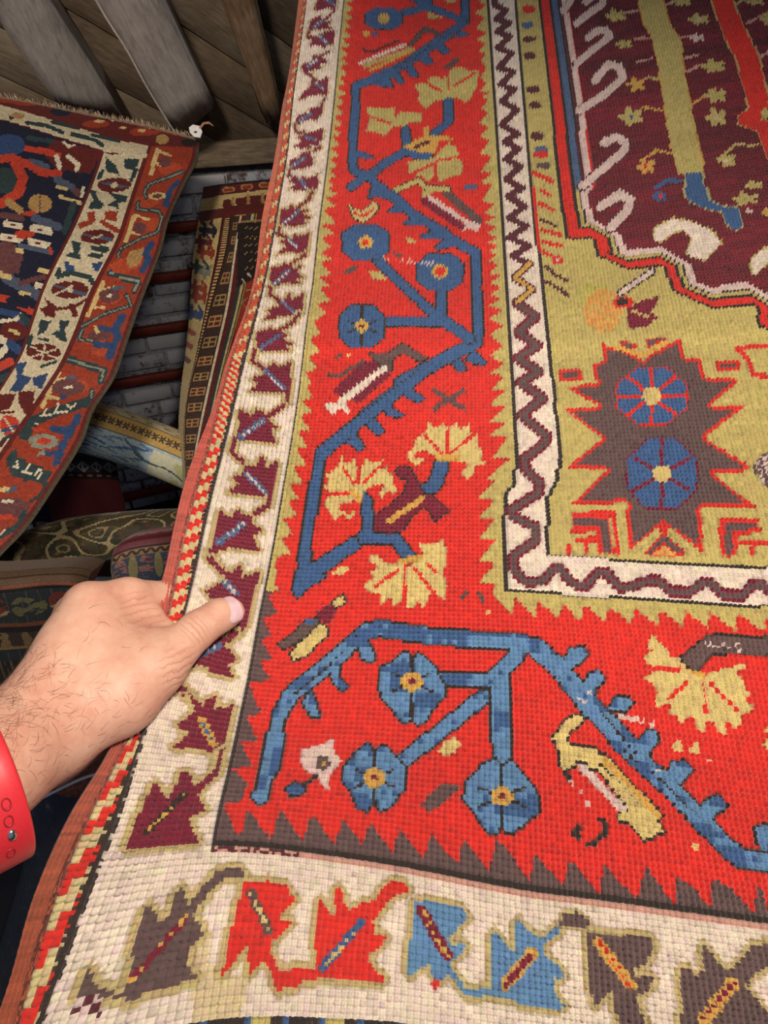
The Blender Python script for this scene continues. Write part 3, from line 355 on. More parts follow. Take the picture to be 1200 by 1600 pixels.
 carn(k5,[(543,240),(600,180),(580,160),(660,100),(680,45),(700,80),(745,80),(765,45),(785,80),(800,70),(815,70),(850,55),(870,90),(938,55),(930,110),(992,125),(980,190),(1020,240),(1000,280),(1040,300),(970,320),(960,360),(920,398),(865,360),(940,310),(830,285),(750,285),(700,250),(660,220),(590,240),(580,280),(640,260),(655,290),(600,318),(550,270)],[((650,130),(760,240)),((800,70),(795,240)),((965,115),(820,240))],(40,(735,262),(850,270)))
 carn(k5,[(300,872),(370,880),(400,920),(490,930),(560,940),(640,870),(610,790),(660,810),(720,800),(765,775),(790,850),(780,950),(765,990),(795,1060),(780,1150),(690,1110),(665,1180),(640,1205),(600,1150),(590,1205),(545,1205),(530,1160),(510,1160),(460,1195),(440,1140),(380,1185),(380,1120),(330,1110),(285,1100),(275,1050),(330,1020),(310,980),(370,940),(305,915)],[((490,960),(340,1080)),((530,940),(527,1205)),((590,955),(715,1115)),((670,925),(735,985))],(40,(500,915),(625,890)))
 carn(d9,[(465,375),(500,400),(530,430),(590,500),(650,520),(690,550),(740,600),(800,620),(900,590),(1000,560),(1075,542),(1050,580),(990,610),(1040,660),(1075,750),(1040,770),(1100,830),(1080,865),(1030,850),(1030,900),(1000,965),(960,930),(925,890),(932,1008),(890,980),(850,920),(810,920),(810,950),(780,988),(740,930),(720,870),(690,890),(650,940),(620,870),(570,860),(590,800),(485,825),(478,760),(510,730),(470,680),(425,640),(480,600),(650,600),(660,580),(455,565),(412,510),(440,490),(480,465),(435,450)],[((470,580),(650,580)),((690,670),(575,770)),((785,670),(815,850)),((840,680),(1000,840))],(40,(690,570),(790,630)),w=26)
 carn(a6,[(185,550),(270,520),(300,490),(370,500),(400,470),(420,440),(510,435),(520,460),(595,450),(580,560),(560,590),(550,620),(510,652),(440,620),(380,630),(320,650),(260,692),(210,640),(220,590)],[((400,470),(405,570)),((265,530),(360,585)),((565,470),(440,550))],w=15)
 carn(a0,[(685,690),(750,680),(780,690),(870,690),(870,760),(900,710),(960,710),(1035,720),(1030,782),(960,770),(930,800),(860,800),(800,862),(740,840),(685,830),(710,760)],[((690,735),(840,785))],w=15)
 carn(a6,[(145,1020),(230,1010),(310,1000),(350,950),(400,905),(445,920),(470,990),(495,1050),(480,1105),(430,1110),(350,1152),(330,1100),(280,1145),(220,1110),(155,1090)],[((320,1040),(325,1150)),((320,1030),(190,1090)),((330,1015),(480,990))],w=15)
 k=paint(a6.poly((115,930),(200,880),(240,870),(243,805),(282,805),(280,860),(350,855),(410,870),(435,885),(350,892),(320,965),(260,972),(180,955)),'O',mot='bud'); paint(a6.st(26,(195,930),(275,895)),'m',mot=k)
 # small pieces of main border
 sp_=[(b4.poly((910,318),(960,290),(1012,332)),'G'),(b4.poly((700,512),(780,512),(825,562),(740,558)),'G'),(b4.poly((835,378),(920,398),(900,425)),'Y'),(b4.poly((535,515),(600,468),(645,475),(580,522)),'Y'),(k5.poly((65,985),(150,935),(185,955),(130,1005)),'L'),(e6.poly((335,95),(400,20),(450,15),(492,50),(440,112),(380,128)),'L'),(e6.poly((222,440),(375,298),(495,305),(330,450),(290,468)),'Y'),(d9.ell(630,1070,32,36),'L'),(d9.ell(740,1085,34,34),'L'),(e9.ell(742,688,20,20),'L'),(d6.st(24,(485,150),(515,105)),'Y'),(d6.st(24,(590,110),(620,160)),'Y'),(d6.ell(652,228,14,14),'L'),(a6.poly((268,82),(372,125),(280,138)),'G'),(a6.ell(540,1180,44,22),'b'),(h4.st(22,(580,480),(615,465)),'Y'),(h4.ell(662,470,12,10),'L'),(d9.poly((1150,1060),(1200,1000),(1170,960),(1260,930),(1260,1130)),'L'),(a6.poly((365,440),(440,375),(475,375),(470,400),(410,445)),'Y'),(a0.ell(690,222,26,16),'O'),(a0.ell(745,232,26,14),'b'),(a6.poly((360,0),(460,0),(440,30),(400,30)),'G')]
 for m,c in sp_: paint(m,c,mot='small_motif')
 k=motif('small_cross'); paint(c6t.st(30,(310,50),(500,165)),'Y',mot=k); paint(c6t.st(30,(490,50),(310,165)),'Y',mot=k)
 k=paint(b4.poly((575,80),(610,120),(660,130),(740,70),(765,110),(730,150),(670,200),(620,180),(595,140)),'L',out='D',mot='small_motif'); col[b4.st(14,(610,140),(665,165),(730,120))]='R'
 # tulips
 k=motif('tulip')
 paint(k5.poly((475,350),(500,315),(555,330),(600,400),(628,460),(640,490),(700,505),(805,595),(715,665),(690,600),(650,570),(560,640),(510,720),(430,735),(335,722),(350,630),(430,570),(530,480),(550,400),(500,390)),'M',out='D',mot=k); paint(k5.st(36,(430,660),(640,520)),'O',mot=k)
 k=motif('tulip')
 paint(h4.poly((560,690),(740,520),(830,500),(860,560),(900,570),(935,590),(800,700),(710,785),(690,740),(600,720)),'M',mot=k); paint(h4.poly((785,458),(900,460),(990,395),(1145,490),(1100,510),(1000,450),(935,490),(925,570),(870,545)),'Y',out='D',mot=k)
 paint(h4.st(40,(580,785),(885,550)),'W',mot=k); paint(h4.poly((505,772),(560,762),(640,770),(675,832),(640,842),(610,800),(560,845),(530,812)),'W',mot=k); paint(h4.st(22,(535,590),(600,605),(690,540),(760,510)),'Y',mot=k)
 k=motif('tulip')
 paint(b6.st(48,(250,65),(480,225)),'M',mot=k); paint(b6.st(50,(390,20),(590,190)),'Y',mot=k); paint(b6.st(30,(280,40),(540,215)),'P',mot=k); paint(b6.poly((480,262),(530,190),(605,215),(580,262),(540,240)),'P',mot=k); paint(b6.poly((240,-10),(350,-10),(300,20),(240,50)),'G',mot=k)
 paint(a0.st(30,(870,1198),(1010,1140),(1060,1182),(1200,1190)),'G',out='D',mot='leaf_stem')
 k=motif('tulip')
 paint(a0.st(26,(680,425),(960,320)),'G',mot=k); paint(a0.st(20,(710,455),(985,325)),'O',mot=k); paint(a0.st(22,(648,410),(930,292)),'W',mot=k); paint(a0.st(18,(670,310),(690,335),(740,330),(890,265)),'m',mot=k); paint(a0.st(24,(965,290),(1060,190),(1150,228)),'Y',out='D',mot=k)
 k=motif('tulip')
 paint(d3.poly((545,430),(700,300),(780,270),(775,330),(690,390),(565,465)),'Y',out='D',mot=k); paint(d3.ell(735,290,34,20),'B',mot=k); paint(d3.poly((765,240),(860,180),(915,200),(850,310),(800,275)),'M',mot=k); paint(d3.poly((875,170),(940,125),(955,170),(900,200)),'L',out='D',mot=k); paint(d3.poly((622,475),(800,305),(845,325),(840,380),(700,505),(625,530)),'L',out='D',mot=k)
 # pink star
 k=paint(e3.poly((875,15),(885,110),(935,160),(900,200),(860,240),(852,345),(820,320),(780,260),(720,230),(675,170),(688,85),(740,68),(800,55)),'P',mot='small_flower'); paint(e3.ell(815,170,44,46),'Y',mot=k); paint(e3.ell(820,172,14,16),'O',mot=k)
 k=paint(e3.poly((575,335),(640,295),(705,318),(690,355),(620,375)),'B',out='D',mot='small_motif'); paint(e3.poly((585,375),(645,370),(620,408)),'D',mot=k); paint(e3.st(26,(700,315),(765,250)),'D',mot=k)
 # gold striped bird-like motif
 k=motif('striped_flower')
 gold=bb.poly((315,200),(395,240),(340,300),(270,340),(240,420),(270,470),(330,465),(500,490),(520,550),(600,570),(650,630),(700,690),(1060,1060),(1020,1105),(970,1060),(1065,1180),(1085,1222),(1010,1215),(960,1245),(890,1260),(790,1130),(690,1100),(700,1035),(800,1040),(640,850),(560,720),(480,650),(440,650),(420,610),(330,600),(320,640),(240,655),(208,690),(185,560),(165,450),(120,410),(180,335),(240,255))
 paint(gold,'L',out='D',mot=k); paint(bb.st(52,(560,590),(700,720),(1020,1060)),'O',mot=k); paint(bb.st(20,(500,600),(640,720),(850,950),(980,1070))&gold&((I2+J2)%2==0),'D',mot=k)
 paint(bb.st(72,(370,660),(470,740),(620,910),(710,1000)),'P',mot=k)
 paint(bb.st(44,(520,1090),(590,1150),(575,1200),(500,1285),(410,1310)),'D',mot=k); paint(bb.st(50,(345,1165),(310,1215),(350,1245)),'D',mot=k); paint(bb.st(48,(240,690),(260,760)),'D',mot=k)
 m=bb.st(40,(280,760),(490,1040)); col[m&((I2+J2)%3==0)]='P'
 # grey stem at the right
 paint(d9.poly((645,525),(820,378),(1260,395),(1260,492),(840,480),(780,565),(740,595)),'Y',out='D',mot='leaf_stem'); m=d9.st(60,(830,420),(1000,450)); col[m&(rng.random((NR,NC))<.2)]='P'
 # ---------- white border leaves
 def leaf(t,pts,stems=(),c='M',dash=None,sw=7,dc='b',dc2='P',out='V',dw=9):
     m=t.poly(*pts)
     for s_ in stems: m=m|t.st(sw*t.k,*s_)
     m&=(J>6); 
     m0=m
     r=dil2(m)&~m&(J>6)
     if t in (a0,): r&=(rng.random((NR,NC))<.35)
     col[r]=out; k=motif('leaf'); mid[r]=k; col[m]=c; mid[m]=k
     if dash:
         d=t.st(dw*t.k,*dash); paint(d,dc,mot=k); dd=t.st(dw*.5*t.k,*dash)&(((I2+J2)%2==0)); paint(dd,dc2,mot=k)
 bord=(J<jc3)
 leaf(a0,[(360,70),(385,20),(395,0),(505,0),(500,75),(470,70),(440,60),(400,80)],dash=((430,10),(490,40)),dw=5)
 leaf(a0,[(325,215),(345,140),(395,105),(430,145),(475,138),(450,170),(480,192),(420,195),(370,200)],[((430,135),(490,80))],dash=((360,185),(420,140)),sw=4,dw=5)
 leaf(a0,[(335,310),(350,260),(410,240),(430,210),(490,212),(480,290),(440,290),(430,315),(380,290)],[((330,215),(320,250),(400,250))],dash=((400,240),(450,290)),sw=4,dw=5)
 leaf(a0,[(280,435),(300,405),(345,400),(360,355),(400,365),(440,385),(455,410),(400,420),(410,445),(370,450),(300,465)],[((400,365),(470,330)),((300,460),(350,490),(370,515))],sw=4,dash=((320,430),(380,385)),dw=5)
 leaf(a0,[(262,645),(300,580),(340,560),(345,510),(400,520),(455,488),(440,612),(400,600),(350,610)],dash=((370,530),(420,570)),dw=5)
 leaf(a0,[(245,795),(258,728),(290,720),(330,720),(345,685),(390,680),(415,655),(418,720),(390,740),(385,768),(330,760)],[((410,665),(430,620))],sw=4,dash=((275,770),(340,725)),dw=5)
 leaf(a0,[(235,935),(290,890),(250,870),(310,850),(370,830),(425,808),(415,890),(390,900),(402,922),(330,920),(350,942)],[((245,795),(250,840),(330,850))],dash=((310,865),(370,890)),sw=4,dw=5)
 leaf(a0,[(205,1075),(212,1008),(260,1000),(290,968),(330,962),(350,990),(390,982),(350,1010),(362,1042),(310,1060)],[((330,975),(400,930))],sw=4,dash=((230,1050),(300,1000)),dw=5)
 leaf(a0,[(200,1195),(250,1160),(195,1140),(260,1130),(300,1115),(330,1130),(388,1088),(385,1192),(370,1205)],[((210,1075),(205,1110),(270,1130))],dash=((270,1130),(320,1190)),sw=4,dw=5)
 leaf(b4,[(145,235),(155,120),(190,115),(225,88),(250,120),(335,128),(290,150),(345,167),(300,190),(320,212),(200,225)],[((255,115),(330,60),(350,10))],dash=((165,215),(265,130)),sw=5,dw=5)
 leaf(b4,[(190,345),(145,318),(230,300),(240,268),(270,290),(338,258),(325,388),(280,390),(200,385),(125,408)],[((150,230),(135,270),(200,300))],dash=((205,310),(260,355)),sw=5,dw=6)
 leaf(b4,[(88,602),(95,488),(140,480),(180,452),(230,485),(295,472),(255,510),(305,547),(250,560),(290,582),(180,580),(110,605)],[((200,470),(270,430),(310,400))],dash=((105,595),(205,500)),sw=5,dw=6)
 leaf(b4,[(42,815),(100,770),(65,745),(150,720),(130,690),(180,680),(210,638),(225,680),(303,638),(285,782),(180,785)],[((90,605),(90,650),(150,690))],dash=((165,695),(245,770)),sw=5,dw=6)
 leaf(b4,[(0,1012),(10,878),(60,880),(90,857),(160,890),(210,893),(165,930),(230,957),(180,970),(225,1003),(100,1012)],[((130,880),(230,830),(270,770))],dash=((15,1000),(145,905)),sw=6,dw=6)
 leaf(h4,[(30,698),(100,655),(45,618),(140,590),(115,550),(160,550),(190,508),(220,545),(308,508),(292,680),(260,705)],[((75,440),(65,510),(140,560)),((280,680),(265,770),(180,840))],dash=((145,570),(255,680)),sw=6,dw=7)
 leaf(c3t,[(255,372),(290,290),(300,168),(345,190),(370,210),(405,155),(420,180),(490,200),(475,230),(550,287),(490,300),(535,384),(400,365),(330,360)],[((580,140),(490,200)),((275,370),(255,440),(340,510))],dash=((310,335),(445,235)),sw=7,dw=10)
 leaf(c3t,[(220,692),(300,625),(235,600),(330,560),(340,510),(400,520),(430,468),(458,468),(450,540),(538,488),(515,640),(500,705),(400,705)],[((490,690),(470,770),(380,830))],dash=((345,570),(455,680)),sw=7,dw=10)
 leaf(c3t,[(110,1110),(130,1000),(165,795),(220,830),(240,850),(280,788),(320,820),(385,840),(370,870),(445,932),(380,950),(425,1053),(300,1040),(180,1040)],[((125,1040),(115,1110),(180,1160),(210,1210))],dash=((170,995),(320,885)),sw=8,dw=11)
 leaf(M3,[(797,565),(880,520),(850,470),(900,490),(940,462),(945,510),(1013,483),(990,590),(960,700),(930,740),(860,740),(860,640)],[((870,490),(820,440)),((950,690),(900,740),(830,760))],dash=((880,535),(920,570)),sw=9,dw=11)
 leaf(u6,[(180,260),(240,200),(300,60),(430,0),(640,-10),(600,70),(660,100),(725,185),(640,240),(660,300),(695,352),(520,320),(380,250)],[((200,240),(130,430),(220,480),(330,600)),((640,0),(700,-60))],dash=((310,165),(555,60)),sw=12,dw=11)
 leaf(u6,[(90,1008),(170,960),(265,880),(230,850),(125,800),(230,740),(320,670),(250,480),(330,560),(400,650),(420,570),(538,508),(510,640),(590,640),(675,603),(640,760),(600,960),(580,1205),(505,1205),(500,1080),(420,1030)],dash=((385,750),(490,970)),dc='O',dc2='b',dw=13)
 leaf(M4,[(560,1340),(640,1130),(690,1032),(745,1105),(780,1060),(805,982),(850,1000),(860,1050),(910,1020),(970,960),(980,890),(1005,880),(960,1010),(880,1090),(915,1160),(840,1195),(885,1302),(720,1320)],dash=((650,1260),(820,1090)),dc='D',dc2='O',dw=10)
 # ---------- bottom border
 col[g3.poly((0,700),(60,660),(200,660),(230,880),(340,900),(350,1000),(300,1150),(0,1180))&(J>6)&streak(.55)]='i'
 leaf(M5,[(490,870),(520,720),(560,560),(590,535),(620,600),(670,570),(690,480),(715,465),(740,550),(760,590),(805,650),(760,680),(740,720),(740,800),(775,820),(640,860),(500,905),(430,895),(380,910),(300,895),(320,820),(345,770),(380,850),(440,880)],[((745,550),(800,480),(860,415),(935,410))],c='Y',dash=((510,830),(730,580)),dc='M',dc2='O',sw=15,dw=11)
 m=M5.poly((300,890),(400,890),(390,965),(265,965)); col[m]='m'; col[m&((I2+J2)%2==0)]='P'
 leaf(g3,[(325,318),(480,303),(560,330),(600,330),(610,380),(660,425),(600,470),(560,500),(550,540),(635,560),(560,640),(500,680),(490,740),(520,800),(540,860),(700,855),(760,860),(785,440),(810,415),(840,500),(895,520),(888,400),(905,340),(940,380),(940,440),(990,485),(1050,450),(1140,430),(1200,340),(1260,300),(1330,310),(1362,375),(1310,390),(1250,410),(1200,480),(1130,560),(1150,640),(1210,660),(1190,720),(1090,770),(1140,860),(1200,905),(1190,945),(1060,930),(900,910),(700,925),(650,975),(520,985),(500,890),(440,800),(400,840),(360,895),(345,700),(300,760),(230,870),(188,895),(220,720),(250,600),(290,440)],c='R',dash=((370,380),(480,620)),dc='Y',dc2='L',dw=14)
 d=g3.st(54,(810,850),(1060,560)); col[d]='B'; col[g3.st(24,(830,830),(1040,590))&((I2+J2)%2==0)]='L'
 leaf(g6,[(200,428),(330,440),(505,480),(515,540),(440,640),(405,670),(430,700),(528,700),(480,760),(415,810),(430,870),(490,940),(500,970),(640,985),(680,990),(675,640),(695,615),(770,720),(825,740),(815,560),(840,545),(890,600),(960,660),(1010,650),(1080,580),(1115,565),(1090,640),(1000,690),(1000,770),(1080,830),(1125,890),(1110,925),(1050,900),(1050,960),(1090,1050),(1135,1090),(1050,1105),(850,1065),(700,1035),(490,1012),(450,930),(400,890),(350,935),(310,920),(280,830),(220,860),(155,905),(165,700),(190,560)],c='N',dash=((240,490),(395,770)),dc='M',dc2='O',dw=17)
 d=g6.st(80,(760,950),(920,760)); col[d]='O'; col[g6.st(42,(765,950),(905,780))]='M'
 paint(g6.poly((1105,508),(1200,500),(1290,560),(1260,620),(1200,590),(1100,580)),'Y',out='V',mot='leaf'); col[g6.ell(320,950,26,26)]='R'
 leaf(g9,[(62,615),(220,640),(475,658),(472,760),(430,820),(355,850),(355,900),(485,900),(480,940),(430,1000),(365,1040),(400,1080),(420,1230),(260,1230),(240,1080),(230,980),(160,1050),(110,1095),(88,1000),(68,800)],c='Y',dash=((135,690),(340,955)),dc='O',dc2='R',dw=17)
 leaf(g9,[(645,840),(700,850),(750,900),(780,860),(785,695),(850,770),(930,870),(1000,830),(1080,720),(1260,680),(1260,790),(1120,880),(1050,960),(1150,1080),(1200,1150),(1230,1260),(660,1260)],c='Y',dash=((790,1180),(970,950)),dc='O',dc2='M',dw=22)
 # last stripe
 m=(I>=ir0)&(J>6); s3=(J//6)%4
 col[m]=np.where(s3==0,'B',np.where(s3==1,'G',np.where(s3==2,'B','D')))[m]
 m=((I==ir0)|(I==ir0+1))&(J>6); col[m&((J//4)%3==0)]='K'
 mid[(I>=ir0)]=0
 # wear
 for q in [b4.st(26,(800,425),(1100,460))]: col[q&((I2+J)%2==0)&(rng.random((NR,NC))<.5)]='P'
 m=((I==ir1)|(I==ir1+1))&(J>=jc3); col[m]='p'; col[m&(J<64)&(rng.random((NR,NC))<.5)]='m'
 mid[:,:7]=0
 reg=np.zeros((NR,NC),int); reg[:,6:]=1; reg[(J>=jc3)&(I<ir1)]=2; reg[zone]=3; reg[inner]=4; reg[fld]=5; reg[:,:6]=0; reg[(I>=ir0)&(J>6)]=6
 return col,mid,names,reg
class Ras:
    def __init__(s,netpx,wid,nrow):
        """netpx [nr,nc,2]"""
        s.wid=wid; s.NC=wid[-1]; s.NR=nrow
        rk=np.linspace(0,nrow,len(netpx)); s.rk=rk
        P=herm(rk,netpx,np.arange(nrow)+.5)
        g=np.stack([herm(wid,P[r],np.arange(s.NC)+.5) for r in range(nrow)])
        s.PX,s.PY=g[...,0],g[...,1]; s.col=np.full((nrow,s.NC),'k',dtype='<U1')
        s.J=np.arange(s.NC)[None].repeat(nrow,0); s.I=np.arange(nrow)[:,None].repeat(s.NC,1)
    def tile(s,x0,y0,k): return lambda pts:[(x0+a/k,y0+b/k) for a,b in pts]
    def poly(s,pts):
        x,y=s.PX,s.PY; ins=np.zeros(x.shape,bool)
        for i in range(len(pts)):
            a=pts[i];b=pts[i-1]
            if a[1]==b[1]: continue
            ins^=((a[1]>y)!=(b[1]>y))&(x<(b[0]-a[0])*(y-a[1])/(b[1]-a[1])+a[0])
        return ins
    def st(s,pts,w):
        m=np.zeros(s.PX.shape,bool); q=np.stack([s.PX,s.PY],-1)
        for a,b in zip(pts[:-1],pts[1:]):
            a=np.array(a,float);d=np.array(b)-a
            t=np.clip(((q-a)@d)/max(d@d,1e-9),0,1); m|=np.linalg.norm(q-a-t[...,None]*d,axis=-1)<w/2
        return m
    def ell(s,cx,cy,rx,ry): return ((s.PX-cx)/rx)**2+((s.PY-cy)/ry)**2<1
def left_cartoon(R):
    c=R.col; c[:]='k'
    A=R.tile(0,130,3.75);B=R.tile(0,380,3.75);Cc=R.tile(0,600,4)
    J=R.J
    def S(t,pts,w,ch,k=3.75,lim=None):
        m=R.st(t(pts),w/k); 
        if lim is not None: m&=lim
        c[m]=ch
    def Pg(t,pts,ch,lim=None):
        m=R.poly(t(pts)); 
        if lim is not None: m&=lim
        c[m]=ch
    def El(t,cx,cy,rx,ry,ch,k=3.75,lim=None):
        (x,y),=t([(cx,cy)]); m=R.ell(x,y,rx/k,ry/k)
        if lim is not None: m&=lim
        c[m]=ch
    rng=np.random.default_rng(5)
    fl=J<92; iv=(J>=92)&(J<122); ob=J>=122
    # field
    El(A,50,370,90,62,'b');Pg(A,[(300,330),(600,390),(530,520),(330,500),(250,420)],'n');S(A,[(150,390),(250,400),(340,420)],34,'r');S(A,[(160,330),(300,345)],26,'t');S(A,[(330,430),(345,490)],30,'w');S(A,[(400,425),(460,470),(445,495)],28,'w');S(A,[(170,470),(260,490)],50,'q')
    S(A,[(370,345),(400,370),(430,360)],14,'w')
    S(A,[(-60,440),(0,450),(60,440),(160,480),(230,520),(340,525)],44,'r');S(A,[(80,470),(130,560),(100,640),(0,700),(-80,720)],58,'r');El(A,20,570,70,75,'t');El(A,230,700,72,55,'y');S(A,[(230,660),(230,750)],8,'p');S(A,[(40,690),(110,740)],46,'y');El(A,170,762,40,18,'r');S(A,[(-40,770),(60,775),(120,790)],40,'p')
    S(A,[(200,790),(340,835)],50,'q');
    for p in ([(30,822),(110,838)],[(190,850),(285,868)],[(10,900),(110,912)],[(180,928),(270,945)]): S(A,p,62,'k');S(A,p,46,'w');S(A,[(p[0][0]+35,p[0][1]+8),(p[0][0]+50,p[0][1]+10)],14,'n')
    El(A,140,885,64,26,'r');S(A,[(330,560),(420,600)],44,'q');S(A,[(330,600),(390,610)],22,'l');S(A,[(350,655),(470,690)],20,'l');S(A,[(440,620),(470,640)],40,'p');S(A,[(485,600),(480,650)],20,'w');S(A,[(430,700),(380,860)],40,'t')
    Pg(A,[(-60,930),(60,930),(130,1000),(110,1125),(-60,1125)],'p');S(A,[(60,992),(120,992)],34,'l');S(A,[(120,960),(290,990)],40,'q');S(A,[(150,1040),(270,1060)],50,'k');S(A,[(290,960),(300,1010)],12,'r')
    Pg(B,[(-60,60),(60,30),(140,100),(60,150),(-60,160)],'p');S(B,[(40,215),(240,320)],64,'q');S(B,[(0,190),(50,205)],34,'l');S(B,[(230,160),(280,175)],26,'l');S(B,[(215,255),(260,258)],36,'w');S(B,[(120,300),(170,305)],24,'l');S(B,[(120,240),(260,200)],30,'p');S(B,[(-40,320),(60,345),(180,410)],40,'r');S(B,[(60,350),(150,370)],50,'k');S(B,[(-30,410),(110,430),(130,470)],40,'b');S(B,[(0,470),(90,460),(130,425)],22,'w');El(B,80,525,80,55,'n');S(B,[(60,520),(110,540)],22,'l');S(B,[(130,440),(170,480)],40,'t');S(B,[(0,570),(50,600),(0,660)],40,'w');S(B,[(60,600),(120,640)],50,'b');S(B,[(-30,740),(60,700)],50,'r');S(B,[(-20,800),(50,780)],40,'t')
    # ivory band
    c[iv]='i'
    dk=lambda t,pts,ch='t': Pg(t,pts,ch,iv)
    S(A,[(620,390),(690,405)],18,'n',lim=iv);S(A,[(790,390),(840,400)],22,'n',lim=iv);dk(A,[(620,425),(680,470),(700,530),(620,500)]);dk(A,[(725,435),(820,440),(800,485),(730,470)]);S(A,[(740,480),(800,500),(770,555)],24,'t',lim=iv);S(A,[(600,505),(580,540)],24,'t',lim=iv)
    El(A,670,585,98,42,'n',lim=iv);S(A,[(600,570),(750,600)],14,'q',lim=iv);El(A,670,585,22,16,'i',lim=iv)
    dk(A,[(520,615),(560,615),(570,660),(610,700),(590,725),(515,725),(545,670)]);dk(A,[(630,630),(745,650),(740,690),(690,690),(700,730),(630,700),(680,670)])
    dk(A,[(505,745),(555,738),(560,800),(470,850),(455,815),(520,790)],'u');dk(A,[(620,738),(695,740),(680,800),(610,790)],'u');S(A,[(600,805),(690,860)],28,'u',lim=iv);El(A,570,895,98,46,'n',lim=iv);S(A,[(490,880),(650,915)],18,'q',lim=iv);S(A,[(540,905),(600,885)],12,'i',lim=iv)
    dk(A,[(420,925),(475,925),(460,1000),(485,1045),(380,1010),(430,985)]);S(A,[(545,960),(630,975)],30,'t',lim=iv);S(A,[(530,1010),(590,1010)],30,'t',lim=iv)
    dk(B,[(375,105),(430,130),(435,175),(385,160)],'b');dk(B,[(530,120),(600,110),(570,175)],'b');S(B,[(335,190),(430,175),(520,195),(540,235)],30,'t',lim=iv);S(B,[(340,200),(345,160)],26,'t',lim=iv);El(B,410,275,110,50,'n',lim=iv);S(B,[(320,250),(500,300)],20,'q',lim=iv);S(B,[(330,300),(430,250)],12,'i',lim=iv);El(B,415,275,16,14,'i',lim=iv)
    dk(B,[(260,325),(330,370),(320,440),(265,435),(235,390),(280,370)],'n');S(B,[(330,390),(430,375),(505,330)],18,'n',lim=iv);S(B,[(420,370),(440,420)],34,'n',lim=iv)
    dk(B,[(240,455),(300,460),(260,530),(215,545)]);dk(B,[(345,455),(415,455),(380,505),(395,585),(360,570),(300,530),(350,510)]);S(B,[(185,555),(165,620)],26,'t',lim=iv);S(B,[(230,565),(280,570)],16,'t',lim=iv)
    El(B,255,640,100,48,'n',lim=iv);S(B,[(180,610),(330,670)],10,'i',lim=iv);S(B,[(180,670),(330,620)],10,'i',lim=iv);S(B,[(265,600),(245,690)],10,'i',lim=iv)
    dk(B,[(90,705),(155,700),(130,770),(185,790),(120,865),(55,865),(100,790)],'b');dk(B,[(190,785),(285,755),(245,845),(200,830)],'b');S(B,[(240,720),(330,690)],16,'t',lim=iv)
    dk(B,[(-10,885),(95,880),(60,965),(-10,985)],'n');dk(B,[(110,865),(205,860),(195,950),(150,995),(110,930)],'n');S(B,[(0,990),(80,985)],14,'n',lim=iv)
    El(Cc,60,255,60,66,'r',4,iv);S(Cc,[(20,290),(110,260)],24,'b',4,iv);S(Cc,[(30,210),(90,300)],12,'i',4,iv);S(Cc,[(-20,380),(60,320)],20,'t',4,iv);S(Cc,[(0,390),(30,350)],18,'n',4,iv)
    c[(J==92)|(J==93)]='n'; c[(J==121)]='n'
    # rust band
    c[ob]='u'; rd=(rng.random(R.PX.shape)<.0)
    for (x,y) in ((1000,500),(860,690),(880,830),(760,1060)): El(A,x,y,70,40,'o',lim=ob)
    for (x,y) in ((700,150),(640,320),(600,620),(450,830),(560,560)): El(B,x,y,70,40,'o',lim=ob)
    def sq(t,pts,w,k=3.75): S(t,pts,w,'t',k,ob); S(t,pts,w*.3,'g',k,ob)
    sq(A,[(1070,515),(1000,545),(870,590),(845,640),(855,665)],26);sq(A,[(810,690),(805,735),(925,750),(950,790),(920,880),(830,910),(700,975),(690,1020)],26);sq(B,[(640,180),(810,235),(785,285)],40);sq(B,[(740,310),(765,370),(600,420),(485,485),(465,560),(540,570)],26);sq(B,[(425,590),(390,670)],16);sq(B,[(390,670),(610,740),(590,800)],42);sq(B,[(540,860),(530,900)],34)
    for p in ([(920,395),(885,525)],[(790,770),(735,925)]): S(A,p,26,'l',lim=ob); S(A,[p[0],(p[0][0]+80,p[0][1]+30)],16,'l',lim=ob); S(A,[(p[1][0]+20,p[1][1]-60),(p[1][0]+80,p[1][1]-40)],16,'l',lim=ob)
    El(A,965,460,36,30,'p',lim=ob);El(A,820,850,40,34,'p',lim=ob)
    for p in ([(605,235),(515,425)],[(345,750),(250,945)]): S(B,p,24,'l',lim=ob); S(B,[(p[0][0]-20,p[0][1]+50),(p[0][0]+60,p[0][1]+25)],16,'l',lim=ob); S(B,[(p[1][0]+30,p[1][1]-50),(p[1][0]+95,p[1][1]-45)],16,'l',lim=ob)
    El(B,640,312,60,42,'p',lim=ob);El(B,640,312,18,8,'w',lim=ob);S(B,[(650,270),(720,265)],20,'q',lim=ob);El(B,400,835,95,48,'p',lim=ob);S(B,[(380,838),(420,832)],16,'w',lim=ob);S(B,[(400,780),(440,775)],20,'q',lim=ob);El(B,370,890,20,14,'b',lim=ob);S(B,[(280,890),(330,895)],16,'l',lim=ob)
    for p,w in (([(1040,580),(1000,620)],30),([(990,650),(970,710)],40)): S(A,p,w,'b',lim=ob)
    El(A,920,660,50,22,'l',lim=ob);El(A,920,660,30,12,'p',lim=ob);S(A,[(800,1000),(850,980)],30,'y',lim=ob);El(A,770,1040,30,50,'y',lim=ob)
    for p,w in (([(885,15),(850,70),(870,100),(835,165)],40),([(715,435),(670,510),(690,545),(640,660)],46),([(590,495),(680,510)],30),([(560,590),(650,600)],36),([(460,1010),(400,1110)],44),([(320,1080),(420,1080)],36)): S(B,p,w,'b',lim=ob)
    El(B,790,90,40,50,'y',lim=ob);El(B,580,540,70,30,'p',lim=ob);S(B,[(560,490),(570,520)],20,'l',lim=ob)
    S(B,[(510,920),(330,975),(200,1030),(140,1125)],58,'t',lim=ob);
